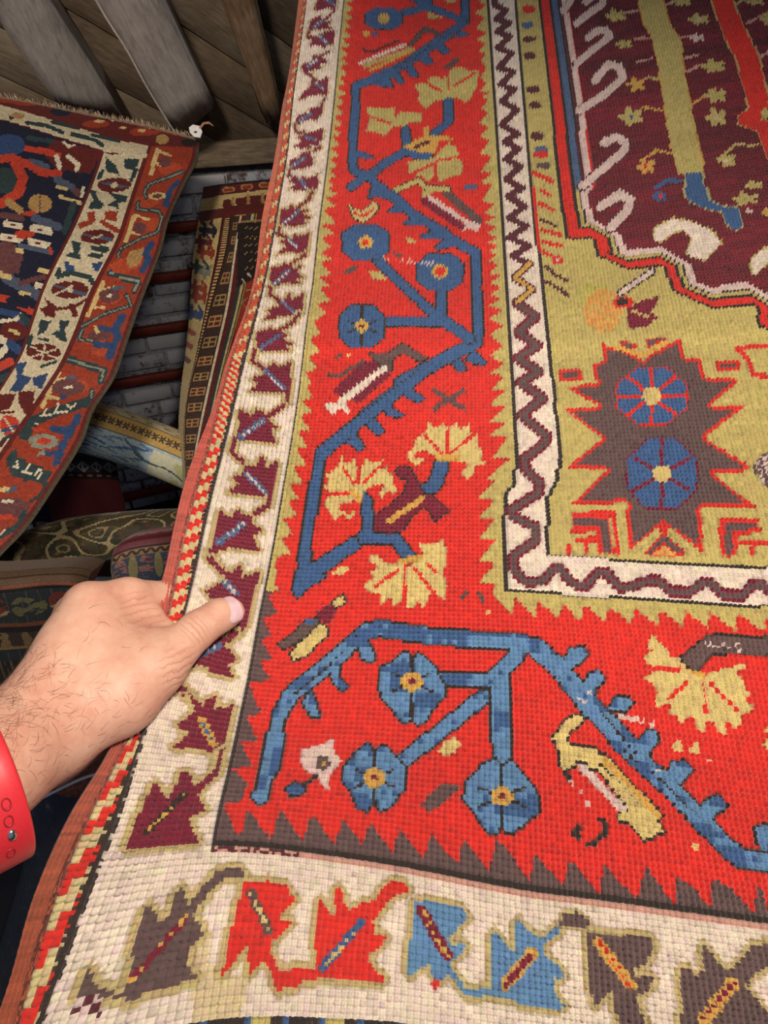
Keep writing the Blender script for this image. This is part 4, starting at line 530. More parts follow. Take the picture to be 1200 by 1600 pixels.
    for p in ([(240,1000),(300,992)],[(275,960),(250,1000)],[(320,982),(392,975)],[(342,930),(325,980)],[(395,940),(415,955),(445,930)],[(205,1045),(215,1050)]): S(B,p,13,'w',lim=ob)
    S(Cc,[(490,195),(420,325)],46,'b',4,ob);S(Cc,[(330,268),(440,295)],38,'b',4,ob);El(Cc,270,352,95,48,'g',4,ob);El(Cc,270,352,50,20,'r',4,ob);S(Cc,[(210,275),(270,275)],26,'r',4,ob);S(Cc,[(395,365),(350,485)],52,'b',4,ob);S(Cc,[(290,432),(370,425)],36,'b',4,ob);S(Cc,[(235,435),(270,425)],20,'g',4,ob)
    Pg(Cc,[(30,470),(100,395),(110,460),(250,520),(325,540),(290,615),(150,605),(60,560)],'t',ob)
    for p in ([(55,522),(110,520),(100,482)],[(140,552),(205,556)],[(180,500),(145,552)],[(210,575),(250,530)],[(215,560),(250,562),(230,592)]): S(Cc,p,13,'w',4,ob)
    S(Cc,[(290,610),(245,700),(190,735)],22,'t',4,ob);El(Cc,60,770,120,60,'p',4,ob);S(Cc,[(10,735),(70,735)],20,'w',4,ob);S(Cc,[(40,670),(90,650)],34,'q',4,ob);S(Cc,[(0,665),(40,660)],30,'l',4,ob);S(Cc,[(-20,840),(60,830)],30,'r',4,ob);S(Cc,[(150,800),(110,890),(0,950)],36,'t',4,ob);S(Cc,[(0,945),(25,915)],10,'w',4,ob)
    c[(J==122)|(J==123)]='n'
    c[(J>=150)]='n'; c[J>=152]='e'
    # top bands
    tp=R.poly(A([(-900,-160),(0,30),(200,75),(500,190),(800,255),(1000,310),(1180,330),(1180,380),(900,370),(700,330),(500,270),(200,195),(0,140),(-900,-60)]))
    c[tp]='n'; 
    for x,y,rx,ry,ch in ((150,120,90,26,'u'),(350,175,60,24,'k'),(560,240,80,22,'u'),(850,290,90,24,'u'),(40,110,60,20,'u'),(720,265,20,8,'l'),(830,285,26,8,'l'),(580,225,30,9,'l'),(170,110,30,12,'y'),(1110,350,50,22,'d'),(950,335,40,26,'y')): El(A,x,y,rx,ry,ch,lim=tp)
    ti=R.poly(A([(-900,-60),(0,140),(200,195),(500,270),(700,330),(870,365),(855,440),(600,388),(300,310),(0,228),(-900,40)])); c[ti]='i'
    S(A,[(0,228),(300,310),(600,385)],6,'n');S(A,[(0,140),(200,195),(500,270),(700,330),(900,370)],6,'n')
    for p,w in (([(150,245),(260,255),(360,290)],22),([(300,235),(460,265)],20),([(420,300),(560,330),(600,360)],24),([(540,300),(700,335)],22),([(90,200),(60,215)],24)): S(A,p,w,'t',lim=ti)
    El(A,100,205,40,16,'y',lim=ti)
    c[:3]='f'
    return R.col
def second_cartoon(R):
    c=R.col; J,I=R.J,R.I
    D=R.tile(270,250,6.4);E=R.tile(270,480,5.333)
    c[:]='n'
    def S(t,pts,w,ch,k,lim=None):
        m=R.st(t(pts),w/k); m=m if lim is None else m&lim; c[m]=ch
    c[J<18]='l'
    # hooks on the ivory guard: pairs every ~ 24 rows, alternating colours
    iv=J<17
    for (x,y),ch in zip([(330,370),(320,620-130),(330,560),(350,690),(300,800),(320,900),(250,1050),(330,1100),(230,1250),(240,1340),(190,1500)],'nunknutguub'):
        S(D,[(x-60,y+10),(x+70,y+30)],56,ch,6.4,iv); S(D,[(x+50,y-40),(x+90,y+20),(x+60,y+80)],30,ch,6.4,iv); S(D,[(x-20,y-45),(x-30,y+70)],36,ch,6.4,iv)
    for (x,y),ch in zip([(160,60),(130,200),(110,310),(95,430)],'buun'): S(E,[(x-25,y-20),(x+25,y+15)],44,ch,5.33,iv)
    c[(J==17)]='l'
    m=(J>=19)&(J<23); c[m]='n'; c[m&(I%2==0)&(J>19)]='l'; c[(J==18)|(J==23)]='d'
    m=(J>=24)&(J<36); c[m]='a'
    blk=I//13; ph=I%13; jj=J-25
    fr=(jj>=1)&(jj<10)&(ph<7)
    out=fr&((ph==0)|(ph==6)|(jj==1)|(jj==9)|(jj==5)|((ph==3)&(jj!=5)))
    c[fr]=np.where(blk%2==0,'n','a')[fr]; c[out]='y'
    c[(J==36)|(J==37)]='w'
    m=(J>=38); c[m]='d'; c[(J>=38)&(J<42)]='n'; c[(J>=42)&(J<45)]='t'; c[(J>=45)&(J<47)]='l'; c[J==47]='t'; c[J==48]='y'; c[J>48]='n'
    # dark panel top with pale marks, red field below
    pan=R.poly(D([(650,640),(1200,620),(1200,1120),(790,1190),(640,1270)])); c[pan]='d'
    for y in (690,780,850,930,1000,1080): 
        for x in (720,770,820): S(D,[(x,y+12),(x+26,y-12)],8,'y',6.4,pan)
    for p in ([(690,1180),(720,1220)],[(740,1130),(780,1160)]): S(D,p,16,'w',6.4,pan)
    fl=R.poly(D([(690,1270),(800,1190),(1200,1100),(1200,2600),(500,2600)]))&(J>48); c[fl]='u'
    for p in ([(680,1440),(740,1380)],[(690,1430),(740,1480)],[(740,1300),(790,1290)]): S(D,p,10,'y',6.4,fl)
    # top bands
    top=R.poly(D([(250,150),(1300,60),(1300,330),(500,540),(280,420)]));
    def band(y0,y1,ch):
        m=R.poly(D([(270,y0+20),(1300,y0-110),(1300,y1-110),(270,y1+20)])); c[m]=ch; return m
    band(120,250,'d'); band(245,262,'y'); m=band(265,370,'n'); 
    for x in (570,750,930): S(D,[(x-40,310-(x-570)*.13),(x+30,305-(x-570)*.13)],56,'y',6.4,m); S(D,[(x-32,312-(x-570)*.13),(x+22,305-(x-570)*.13)],36,'u',6.4,m)
    m=band(375,500,'l')&(J>16); c[m]='l'
    for x in (520,700,820,980): S(D,[(x-30,450-(x-570)*.13),(x+50,440-(x-570)*.13)],80,'n',6.4,m); 
    for x in (610,760,900): S(D,[(x,400-(x-570)*.13),(x,520-(x-570)*.13)],30,'y',6.4,m)
    m=band(505,600,'n')&(J>19); S(D,[(650,590),(720,580)],50,'y',6.4,m); S(D,[(655,590),(715,582)],34,'n',6.4,m)
    m=R.poly(D([(640,640),(660,625),(1300,570),(1300,590)])); c[m]='y'
    c[:2]='d'
    return R.col

class NT:
    """small node-tree builder"""
    def __init__(s, name):
        s.m = bpy.data.materials.new(name); s.m.use_nodes = True; s.t = s.m.node_tree; s.b = s.t.nodes['Principled BSDF']
    def n(s, kind, **kw):
        x = s.t.nodes.new(kind)
        for k, v in kw.items():
            if k.startswith('_'): setattr(x, k[1:], v)
            else:
                k2 = int(k[1:]) if k[0] == 'i' and k[1:].isdigit() else k
                x.inputs[k2].default_value = v
        return x
    def l(s, a, b): s.t.links.new(a, b)
    def set(s, **kw):
        for k, v in kw.items(): s.b.inputs[k.replace('_', ' ')].default_value = v
    def noise(s, scale, detail=4, rough=.6, vec=None):
        x = s.n('ShaderNodeTexNoise'); x.inputs['Scale'].default_value = scale; x.inputs['Detail'].default_value = detail; x.inputs['Roughness'].default_value = rough
        if vec is not None: s.l(vec, x.inputs['Vector'])
        return x
    def ramp(s, fac, stops):
        r = s.n('ShaderNodeValToRGB'); e = r.color_ramp.elements
        while len(e) < len(stops): e.new(.5)
        for k, (p, c) in zip(e, stops): k.position = p; k.color = (*lin(c), 1)
        s.l(fac, r.inputs[0]); return r
    def bump(s, h, strength, dist, prev=None):
        b = s.n('ShaderNodeBump'); b.inputs['Strength'].default_value = strength; b.inputs['Distance'].default_value = dist
        s.l(h, b.inputs['Height'])
        if prev is not None: s.l(prev.outputs[0], b.inputs['Normal'])
        return b
    def pos(s, scale=None):
        g = s.n('ShaderNodeNewGeometry')
        if scale is None: return g.outputs['Position']
        v = s.n('ShaderNodeVectorMath', _operation='MULTIPLY'); s.l(g.outputs['Position'], v.inputs[0]); v.inputs[1].default_value = scale; return v.outputs[0]

def yarn_mat(name, fuzz=.25, scale=1500, gain=1.0):
    t = NT(name); a = t.n('ShaderNodeAttribute', _attribute_name='yarn')
    nz = t.noise(scale, 3, .7, t.pos((1, .6, .6))); r = t.n('ShaderNodeMapRange'); t.l(nz.outputs[0], r.inputs[0])
    r.inputs['To Min'].default_value = .5 * gain; r.inputs['To Max'].default_value = 1.5 * gain
    m = t.n('ShaderNodeVectorMath', _operation='SCALE'); t.l(a.outputs['Color'], m.inputs[0]); t.l(r.outputs[0], m.inputs['Scale'])
    t.l(m.outputs[0], t.b.inputs['Base Color'])
    t.set(Roughness=.6); t.b.inputs['Specular IOR Level'].default_value = .3
    t.b.inputs['Sheen Weight'].default_value = fuzz; t.b.inputs['Sheen Roughness'].default_value = .5
    bp = t.bump(nz.outputs[0], .55, .0012); t.l(bp.outputs[0], t.b.inputs['Normal'])
    return t.m
WOOL = yarn_mat('knotted_wool'); WOOL_FAR = yarn_mat('worn_pile', .12, 700)
def plain(name, rgb, rough=.8, nscale=60, var=.25, bump=.2, bdist=.002, stretch=(1, 1, 1)):
    t = NT(name); nz = t.noise(nscale, 5, .6, t.pos(stretch)); c = np.array(rgb, float)
    r = t.ramp(nz.outputs[0], [(.3, np.clip(c * (1 - var), 0, 255)), (.7, np.clip(c * (1 + var), 0, 255))])
    t.l(r.outputs[0], t.b.inputs['Base Color']); t.set(Roughness=rough)
    t.l(t.bump(nz.outputs[0], bump, bdist).outputs[0], t.b.inputs['Normal']); return t.m

# ------------------------------------------------------------------ the setting
W = PTS['wall']; WO, WD, WN = (np.array(W[k]) for k in 'odn'); UP = np.array([0, 0, 1.0])
Rf = PTS['roof']; RO, RD, RU, RN = (np.array(Rf[k]) for k in ('o', 'd', 'u', 'n'))

floor_m = plain('old_floorboards', (58, 40, 28), .7, 30, .4, .3, .003, (1, 12, 1))
V, F = bx((-3, -1.5, -.04), (3, 4, 0)); fl = link('floor', mesh('floor', V, F, False), None, [floor_m]); tag(fl, kind='structure')

def brick_mat(name, a, b, thr):
    t = NT(name); nz = t.noise(28, 6, .7, t.pos()); n2 = t.noise(150, 4, .6, t.pos())
    add = t.n('ShaderNodeMath', _operation='MULTIPLY_ADD'); t.l(n2.outputs[0], add.inputs[0]); add.inputs[1].default_value = .35; t.l(nz.outputs[0], add.inputs[2])
    r = t.ramp(add.outputs[0], [(thr - .06, b), (thr + .08, a), (1, a)]); t.l(r.outputs[0], t.b.inputs['Base Color']); t.set(Roughness=.9)
    t.l(t.bump(add.outputs[0], .6, .006).outputs[0], t.b.inputs['Normal']); return t.m
bricks = [brick_mat('whitewashed_brick', (186, 188, 196), (96, 72, 62), .56), brick_mat('whitewashed_brick_worn', (172, 176, 188), (88, 62, 54), .66), brick_mat('whitewashed_brick_pale', (200, 200, 204), (120, 96, 84), .5)]
mortar = plain('limewash_mortar', (150, 150, 156), .95, 90, .2, .4, .004)
def wall_box(s0, s1, z0, z1, d0, d1):
    V, F = bx((s0, z0, d0), (s1, z1, d1)); return WO * [1, 1, 0] + V[:, :1] * WD + V[:, 1:2] * UP + V[:, 2:] * WN, F
V, F = wall_box(-2.6, 2.6, 0, 1.13, -.12, -.012)
wall = link('wall_back', mesh('wall_back', V, F, False), None, [mortar]); tag(wall, kind='structure')
rng = random.Random(4); course = .0585
for i in range(19):
    off = -(.11 if i % 2 else 0)
    for j in range(13):
        s0 = -.98 + off + j * .164; w = .154
        if s0 > 1.0: continue
        g = .0012
        V, F = wall_box(s0 + rng.uniform(-g, g), s0 + w + rng.uniform(-g, g), i * course + .003 + rng.uniform(-g, g), i * course + .050 + rng.uniform(-g, g), -.03, rng.uniform(-.002, .006))
        bevelled('brick', V, F, wall, bricks[rng.choice([0, 0, 1, 2])], .004, 1)
# rust-red battens standing a little proud of the bricks
bat_m = plain('rust_red_batten', (112, 38, 18), .6, 40, .3, .2, .002, (1, 1, 10))
for z in PTS['battens']:
    V, F = wall_box(-1.0, .75, z - .014, z + .014, .006, .03); bevelled('batten', V, F, wall, bat_m, .003, 1)

def wood(name, dark, mid, light, axis, rough=.8):
    """weathered timber: grain stretched along 'axis'"""
    t = NT(name); ax = np.array(axis) / np.linalg.norm(axis)
    g = t.n('ShaderNodeNewGeometry'); d = t.n('ShaderNodeVectorMath', _operation='DOT_PRODUCT'); t.l(g.outputs['Position'], d.inputs[0]); d.inputs[1].default_value = ax
    sc = t.n('ShaderNodeVectorMath', _operation='SCALE'); sc.inputs[0].default_value = ax * -.86; t.l(d.outputs['Value'], sc.inputs['Scale'])
    v = t.n('ShaderNodeVectorMath', _operation='ADD'); t.l(g.outputs['Position'], v.inputs[0]); t.l(sc.outputs[0], v.inputs[1])
    a = t.noise(120, 6, .75, v.outputs[0]); b = t.noise(9, 4, .6, g.outputs['Position'])
    mx = t.n('ShaderNodeMath', _operation='MULTIPLY_ADD'); t.l(b.outputs[0], mx.inputs[0]); mx.inputs[1].default_value = .6; t.l(a.outputs[0], mx.inputs[2])
    r = t.ramp(mx.outputs[0], [(.55, dark), (.78, mid), (1.0, light)]); t.l(r.outputs[0], t.b.inputs['Base Color']); t.set(Roughness=rough)
    t.l(t.bump(a.outputs[0], .5, .004).outputs[0], t.b.inputs['Normal']); return t.m
def roof(s, u, h): return RO + s * RD + u * RU + h * RN
ceil_m = plain('attic_dark_backing', (46, 36, 28), .9, 40, .3)
V, F = bx((-2.6, -.1, -.06), (2.6, 1.9, -.03)); V = np.array([roof(*v) for v in V])
ceil = link('ceiling', mesh('ceiling', V, F, False), None, [ceil_m]); tag(ceil, kind='structure')
# diagonal boarding behind the rafters
bd = np.array([.80, -.58]) ; bd /= np.linalg.norm(bd); bn = np.array([.58, .80])
bmats = [wood('roof_board_%s' % k, *c, RD * bd[0] + RU * bd[1]) for k, c in (('brown', ((78, 66, 52), (114, 98, 78), (132, 116, 94))), ('olive', ((84, 74, 60), (122, 108, 88), (142, 128, 108))), ('dark', ((70, 58, 46), (104, 88, 70), (124, 108, 88))))]
k = -1.2; n = 0
while k < 1.75:
    w = .118
    V, F = bx((-2.4, k + .0022, -.03), (2.4, k + w - .0022, -.002 + .003 * ((n * 7) % 3)))
    V = np.array([roof(v[0] * bd[0] + v[1] * bn[0], v[0] * bd[1] + v[1] * bn[1], v[2]) for v in V])
    bevelled('board', V, F, ceil, bmats[n % 3], .002, 1); k += w; n += 1
# three rough-sawn rafters, each a hand-hewn tapering timber
rcols = [((112, 106, 102), (150, 144, 138), (172, 166, 160)), ((124, 118, 112), (164, 156, 150), (186, 180, 174)), ((104, 78, 52), (142, 114, 84), (166, 146, 124))]
for a, c in zip(PTS['rafters'], rcols):
    far_l, far_r = (np.array(a[k]) + (np.array(a[k]) - np.array(a[k + 1])) * (.9 / np.linalg.norm(np.array(a[k]) - np.array(a[k + 1]))) for k in (0, 3))
    a = [far_l, a[1], a[2], far_r, a[4], a[5]]
    m = wood('rafter_timber', *c, roof(a[2][0], a[2][1], 0) - roof(a[0][0], a[0][1], 0))
    Vv = []
    for (l, r) in zip(a[:3], a[3:]):
        for h in (.1, -.01):
            Vv += [roof(*l, h), roof(*r, h)]
    Vv = np.array(Vv); F = []
    for q in range(2):
        b0, b1 = q * 4, q * 4 + 4
        for x, y in ((0, 1), (1, 3), (3, 2), (2, 0)): F.append([b0 + x, b0 + y, b1 + y, b1 + x])
    F += [[0, 2, 3, 1], [8, 9, 11, 10]]
    me = mesh('rafter', Vv, F, False); b = bmesh.new(); b.from_mesh(me); bmesh.ops.recalc_face_normals(b, faces=b.faces)
    bmesh.ops.subdivide_edges(b, edges=b.edges, cuts=3, use_grid_fill=True)
    rr = random.Random(len(c) + int(Vv[0][0] * 1e4))
    for v in b.verts: v.co += Vector((rr.uniform(-1, 1), rr.uniform(-1, 1), rr.uniform(-1, 1))) * .0022
    sharp = [e for e in b.edges if len(e.link_faces) == 2 and e.calc_face_angle() > .8]
    bmesh.ops.bevel(b, geom=sharp, offset=.006, segments=2, affect='EDGES'); b.to_mesh(me); b.free()
    link('rafter', me, ceil, [m])
# wall plate under the rafter feet
pm = wood('wall_plate_timber', (78, 66, 52), (118, 102, 82), (146, 130, 108), WD)
V, F = wall_box(-2.6, 2.6, 1.13, 1.20, -.10, .05); bevelled('trim_1', V, F, None, pm, .006, 2); tag(bpy.data.objects['trim_1'], kind='structure')

plaster = plain('old_plaster', (120, 112, 102), .95, 30, .15, .3, .004)
for nm, x0, x1 in (('wall_left', -2.16, -2.1), ('wall_right', 2.1, 2.16)):
    V, F = bx((x0, -1.2, 0), (x1, 3.6, 2.6)); tag(link(nm, mesh(nm, V, F, False), None, [plaster]), kind='structure')

def tube(name, pts, r, mat, parent=None, n=8, close=True):
    pts = np.array(pts, float); V = []; F = []
    for i, p in enumerate(pts):
        t = pts[min(i + 1, len(pts) - 1)] - pts[max(i - 1, 0)]; t /= np.linalg.norm(t)
        a = np.cross(t, [.3, .2, .93]); a /= np.linalg.norm(a); b = np.cross(t, a)
        rr = r[i] if hasattr(r, '__len__') else r
        for k in range(n): V.append(p + rr * (math.cos(2 * math.pi * k / n) * a + math.sin(2 * math.pi * k / n) * b))
    for i in range(len(pts) - 1):
        for k in range(n): F.append([i * n + k, i * n + (k + 1) % n, (i + 1) * n + (k + 1) % n, (i + 1) * n + k])
    return link(name, mesh(name, V, F), parent, [mat])
white_m = plain('white_paint', (224, 222, 216), .5, 80, .06, .1)
a = PTS['rafters'][1]; line = [roof(a[q][0] + .004, a[q][1], .104 + .002 * math.sin(q * 5)) for q in (0, 1, 2)]
line = herm([0, 1, 2], np.array(line), np.linspace(0, 2, 24)) + np.array([[.0018 * math.sin(i * .9), 0, .001 * math.sin(i * 1.7)] for i in range(24)])
wire = tube('cable', line, .0028, plain('pale_cable', (206, 196, 186), .5, 90, .08)); tag(wire, 'thin pale cable running down the edge of the middle grey rafter', 'cable')
bp = np.array(PTS['bracket'])
hexv = []; 
fx = np.array([1, 0, 0.]); fy = np.array([0, .574, .819]); fz = np.array([0, -.819, .574])
shape = [(-.014, .010), (-.004, .017), (.012, .013), (.018, 0), (.013, -.014), (-.002, -.012), (-.012, -.002)]
ns = len(shape); V = [bp + fx * x + fy * y for x, y in shape] + [bp + fx * x + fy * y + fz * .004 for x, y in shape]
me = bpy.data.meshes.new('bracket'); me.from_pydata([tuple(v) for v in V], [], [list(range(ns))[::-1], list(range(ns, 2 * ns))] + [[i, (i + 1) % ns, ns + (i + 1) % ns, ns + i] for i in range(ns)]); me.update()
brk = empty('wall_bracket', tuple(bp)); tag(brk, 'small white metal bracket at the foot of the middle rafter', 'bracket')
pl = link('plate', me, brk, [white_m]); pl.location = -Vector(bp)
V, F = [], []
b = bmesh.new(); bmesh.ops.create_uvsphere(b, u_segments=12, v_segments=8, radius=.0042); me = bpy.data.meshes.new('screw'); b.to_mesh(me); b.free()
sc = link('screw', me, brk, [plain('dark_screw', (50, 46, 44), .4)]); sc.location = Vector(fz * .004 + fx * .002 - fy * .001); sc.scale = (1, 1, .5)
hk = tube('hook', [(fx * .012 + fy * .008 + fz * .003), (fx * .022 + fy * .017 + fz * .008), (fx * .034 + fy * .020 + fz * .006), (fx * .045 + fy * .013 + fz * .004)], [.003, .0032, .0028, .001], plain('rusty_hook', (150, 110, 80), .6), brk)

# ------------------------------------------------------------------ the big red rug, knot by knot
PALM = dict(R=(234,42,27), r=(214,86,48), G=(210,191,114), g=(196,190,84), W=(247,229,210), M=(134,16,50), m=(96,30,42), F=(118,15,34), B=(62,102,154), b=(86,110,150), D=(50,38,30), K=(58,42,34), Y=(108,82,80), P=(238,210,200), p=(224,168,150), O=(228,178,82), L=(230,206,132), N=(104,150,194), i=(230,208,166), V=(210,188,130), C=(228,208,152), T=(232,168,82))  # N: lighter blue for lower motifs, stronger light put into the yarn colour
nr, nc = MAIN['rows'], MAIN['cols']
P0 = surface(MAIN, np.arange(nr + 1), 8 + np.arange(nc + 1)); N0 = normals(P0)
if N0[nr // 2, nc // 2] @ np.array([0, -.5, 1]) < 0: N0 = -N0
rg = np.random.default_rng(11)
kr, kc = nr // 2 + 2, nc // 2 + 2
cnet = np.array(MAIN['cartoon'], float).reshape(len(MAIN['rowk']), len(MAIN['wid']), 2) / 10
CA = herm(MAIN['rowk'], cnet, np.arange(nr) + .5); CG = herm(MAIN['wid'], CA.transpose(1, 0, 2), 8 + np.arange(nc) + .5).transpose(1, 0, 2)
knots, mid, names, rid = rug_cartoon(CG[..., 0], CG[..., 1], CA[:, 3, 0], CA[:, 3, 1], nr, nc)
letters = sorted(PALM); cm = np.searchsorted(letters, knots)
def fine(n):
    k = np.arange(2 * n + 1); b = k // 4; p = np.array([0, .36, 1.0, 1.64])[k % 4]; return np.minimum(b * 2 + p, n), k % 4, b
fx_, px_, kx_ = fine(nc); fy_, py_, ky_ = fine(nr)
P1 = surface(MAIN, fy_, 8 + fx_); N1 = normals(P1)
if N1[nr, nc] @ np.array([0, -.5, 1]) < 0: N1 = -N1
jit = rg.normal(1, .16, (kr, kc)); tilt = rg.normal(0, .10, (kr, kc))
prow = np.array([.12, .74, 1.0, .74])[py_][:, None]; pcol = np.array([.0, .72, 1.0, .72])[px_][None]
hgt = .0040 * prow * pcol * jit[np.ix_(ky_, kx_)]
hgt += .0021 * tilt[np.ix_(ky_, kx_)] * (np.array([0, -.8, 0, .8])[px_][None]) * prow
dark_ = np.isin(cm, [letters.index(k) for k in 'DKm']).astype(float)      # the corroded dark yarn has worn lower
lowv = dark_[np.ix_(np.minimum(np.arange(2 * nr + 1) // 2, nr - 1), np.minimum(np.arange(2 * nc + 1) // 2, nc - 1))]
hgt *= 1 - .3 * lowv
P1 = P1 + N1 * hgt[..., None] + rg.normal(0, .00016, P1.shape) * ((px_ > 0)[None, :, None])
lut = np.array([lin(PALM[k]) for k in letters]) 
rgb = lut[cm]
kj = rg.normal(1, .075, (kr, kc)); band = np.interp(np.arange(kr), np.arange(0, kr + 6, 5), rg.normal(1, .05, len(np.arange(0, kr + 6, 5))))
q = kj * band[:, None]; Fi, Fj = np.meshgrid(np.arange(nr), np.arange(nc), indexing='ij')
rgb = rgb * q[Fi // 2, Fj // 2][..., None]
hue = rg.normal(0, .03, (kr, kc))[Fi // 2, Fj // 2]; rgb[..., 1] *= 1 + hue; rgb[..., 2] *= 1 - hue * .6
# abrash in the dark niche field: streaks of lighter madder
isF = cm == letters.index('F'); st = np.clip(rg.normal(0, 1, (kr, kc // 8 + 2)), -1, 2)[Fi // 2, Fj // 16] * .22
sb = np.interp(np.arange(kr), np.arange(0, kr + 9, 8), rg.normal(0, .25, len(np.arange(0, kr + 9, 8))))[Fi // 2]
rgb[isF] *= np.clip(1 + st + sb, .55, 1.8)[isF][:, None]
# scattered bare foundation knots (worn spots)
wear = (rg.random((kr, kc)) < .0004)[Fi // 2, Fj // 2] & (Fi % 2 == 0); rgb[wear] = lin((236, 214, 190))
rgb = np.clip(rgb * .80, 0, .92)
mo = np.zeros((nr, nc), int); MOTIFS = []
for k in range(1, len(names)):
    mm = mid == k
    if mm.sum() < 24: continue
    r = int(np.bincount(rid[mm], minlength=7).argmax()); mm &= rid == r
    if mm.sum() >= 24: MOTIFS.append((names[k], r)); mo[mm] = len(MOTIFS)
rug = empty('oriental_rug', (0, 0, 0)); tag(rug, 'large red and ivory wool rug with blue vines, its left edge held by the hand', 'rug')
vid = np.arange((2 * nr + 1) * (2 * nc + 1)).reshape(2 * nr + 1, 2 * nc + 1)
Q = np.stack([vid[:-1, :-1], vid[1:, :-1], vid[1:, 1:], vid[:-1, 1:]], -1)
if np.cross(P0[1, 0] - P0[0, 0], P0[1, 1] - P0[1, 0]) @ N0[0, 0] < 0: Q = Q[..., ::-1]
PV = P1.reshape(-1, 3)
big = lambda m: np.repeat(np.repeat(m, 2, 0), 2, 1)
def cut(name, mask, parent):
    m4 = big(mask); q = Q[m4].ravel(); used = np.zeros(len(PV), bool); used[q] = True; new = np.cumsum(used) - 1
    return link(name, mesh(name, PV[used], new[q].reshape(-1, 4), True, np.repeat(np.repeat(rgb, 2, 0), 2, 1)[m4]), parent, [WOOL])
parts = {}
for r, nm in enumerate(['edge_stripe', 'outer_border', 'main_border', 'zigzag_border', 'spandrel', 'niche_field', 'end_stripe']):
    msk = (rid == r) & (mo == 0)
    if msk.any(): parts[r] = cut(nm, msk, rug)
for k, (nm, r) in enumerate(MOTIFS): cut(nm, mo == k + 1, parts.get(r, rug))
# overcast selvedge: four plied cords wrapped in rust wool
sx = np.linspace(0, 8, 33); SP = surface(MAIN, np.arange(0, nr + 1), sx); SN = normals(np.concatenate([SP, P0[:, 4:8]], 1))[:, :33]
if SN[nr // 2, 16] @ np.array([0, -.5, 1]) < 0: SN = -SN
wrap = (np.arange(nr + 1) % 2)[:, None] * .0005 * rg.uniform(.7, 1.5, (nr + 1, 1)); prof = np.abs(np.sin(np.pi * 4 * sx / 8)) ** .6
SP = SP + SN * ((.0032 * prof - .0004)[None, :, None] + wrap[..., None])
side = SP[:, :1] - SP[:, 4:5]; side /= np.linalg.norm(side, axis=2, keepdims=True)
curl = [SP[:, :1] + side * .002 * math.sin(t) * 1.2 - SN[:, :1] * .0045 * (1 - math.cos(t)) for t in np.linspace(2.9, .35, 7)]
SP = np.concatenate(curl + [SP], 1); ncol = SP.shape[1]
tt = np.linspace(0, 1, nr)[:, None]; base = np.stack([np.interp(tt[:, 0], [0, .45, .62, .8, .93, 1], np.array([lin(c) for c in ((226, 118, 70), (232, 122, 84), (230, 106, 86), (222, 100, 78), (190, 92, 58), (166, 78, 48))])[:, k]) for k in range(3)], -1)
sc_ = base[:, None, :] * rg.normal(1, .11, (nr, 1, 1)) * rg.normal(1, .08, (nr, ncol - 1, 1)) * .8
gap = np.concatenate([np.ones(7), np.where(prof[:-1] < .45, .42, 1.0)]); sc_ = sc_ * gap[None, :, None]
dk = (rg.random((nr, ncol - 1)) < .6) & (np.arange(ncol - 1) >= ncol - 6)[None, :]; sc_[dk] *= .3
sv = np.arange((nr + 1) * ncol).reshape(nr + 1, ncol); SQ = np.stack([sv[:-1, :-1], sv[1:, :-1], sv[1:, 1:], sv[:-1, 1:]], -1).reshape(-1, 4)
sel = link('selvedge', mesh('selvedge', SP.reshape(-1, 3), SQ, True, np.clip(sc_, 0, .9).reshape(-1, 3)), rug, [WOOL]); tag(sel, 'rust-coloured overcast selvedge')
# foundation on the underside
ri = np.unique(np.append(np.arange(0, nr + 1, 8), nr)); ci = np.unique(np.append(np.arange(0, nc + 1, 6), nc))
BP = np.concatenate([(SP[ri, :1]), (P0[np.ix_(ri, ci)] - N0[np.ix_(ri, ci)] * .006)], 1)
bv = np.arange(BP.shape[0] * BP.shape[1]).reshape(BP.shape[:2]); BQ = np.stack([bv[:-1, :-1], bv[1:, :-1], bv[1:, 1:], bv[:-1, 1:]], -1).reshape(-1, 4)
back_m = plain('rug_foundation', (150, 96, 76), .95, 300, .3, .5, .001); link('backing', mesh('backing', BP.reshape(-1, 3), BQ), rug, [back_m])

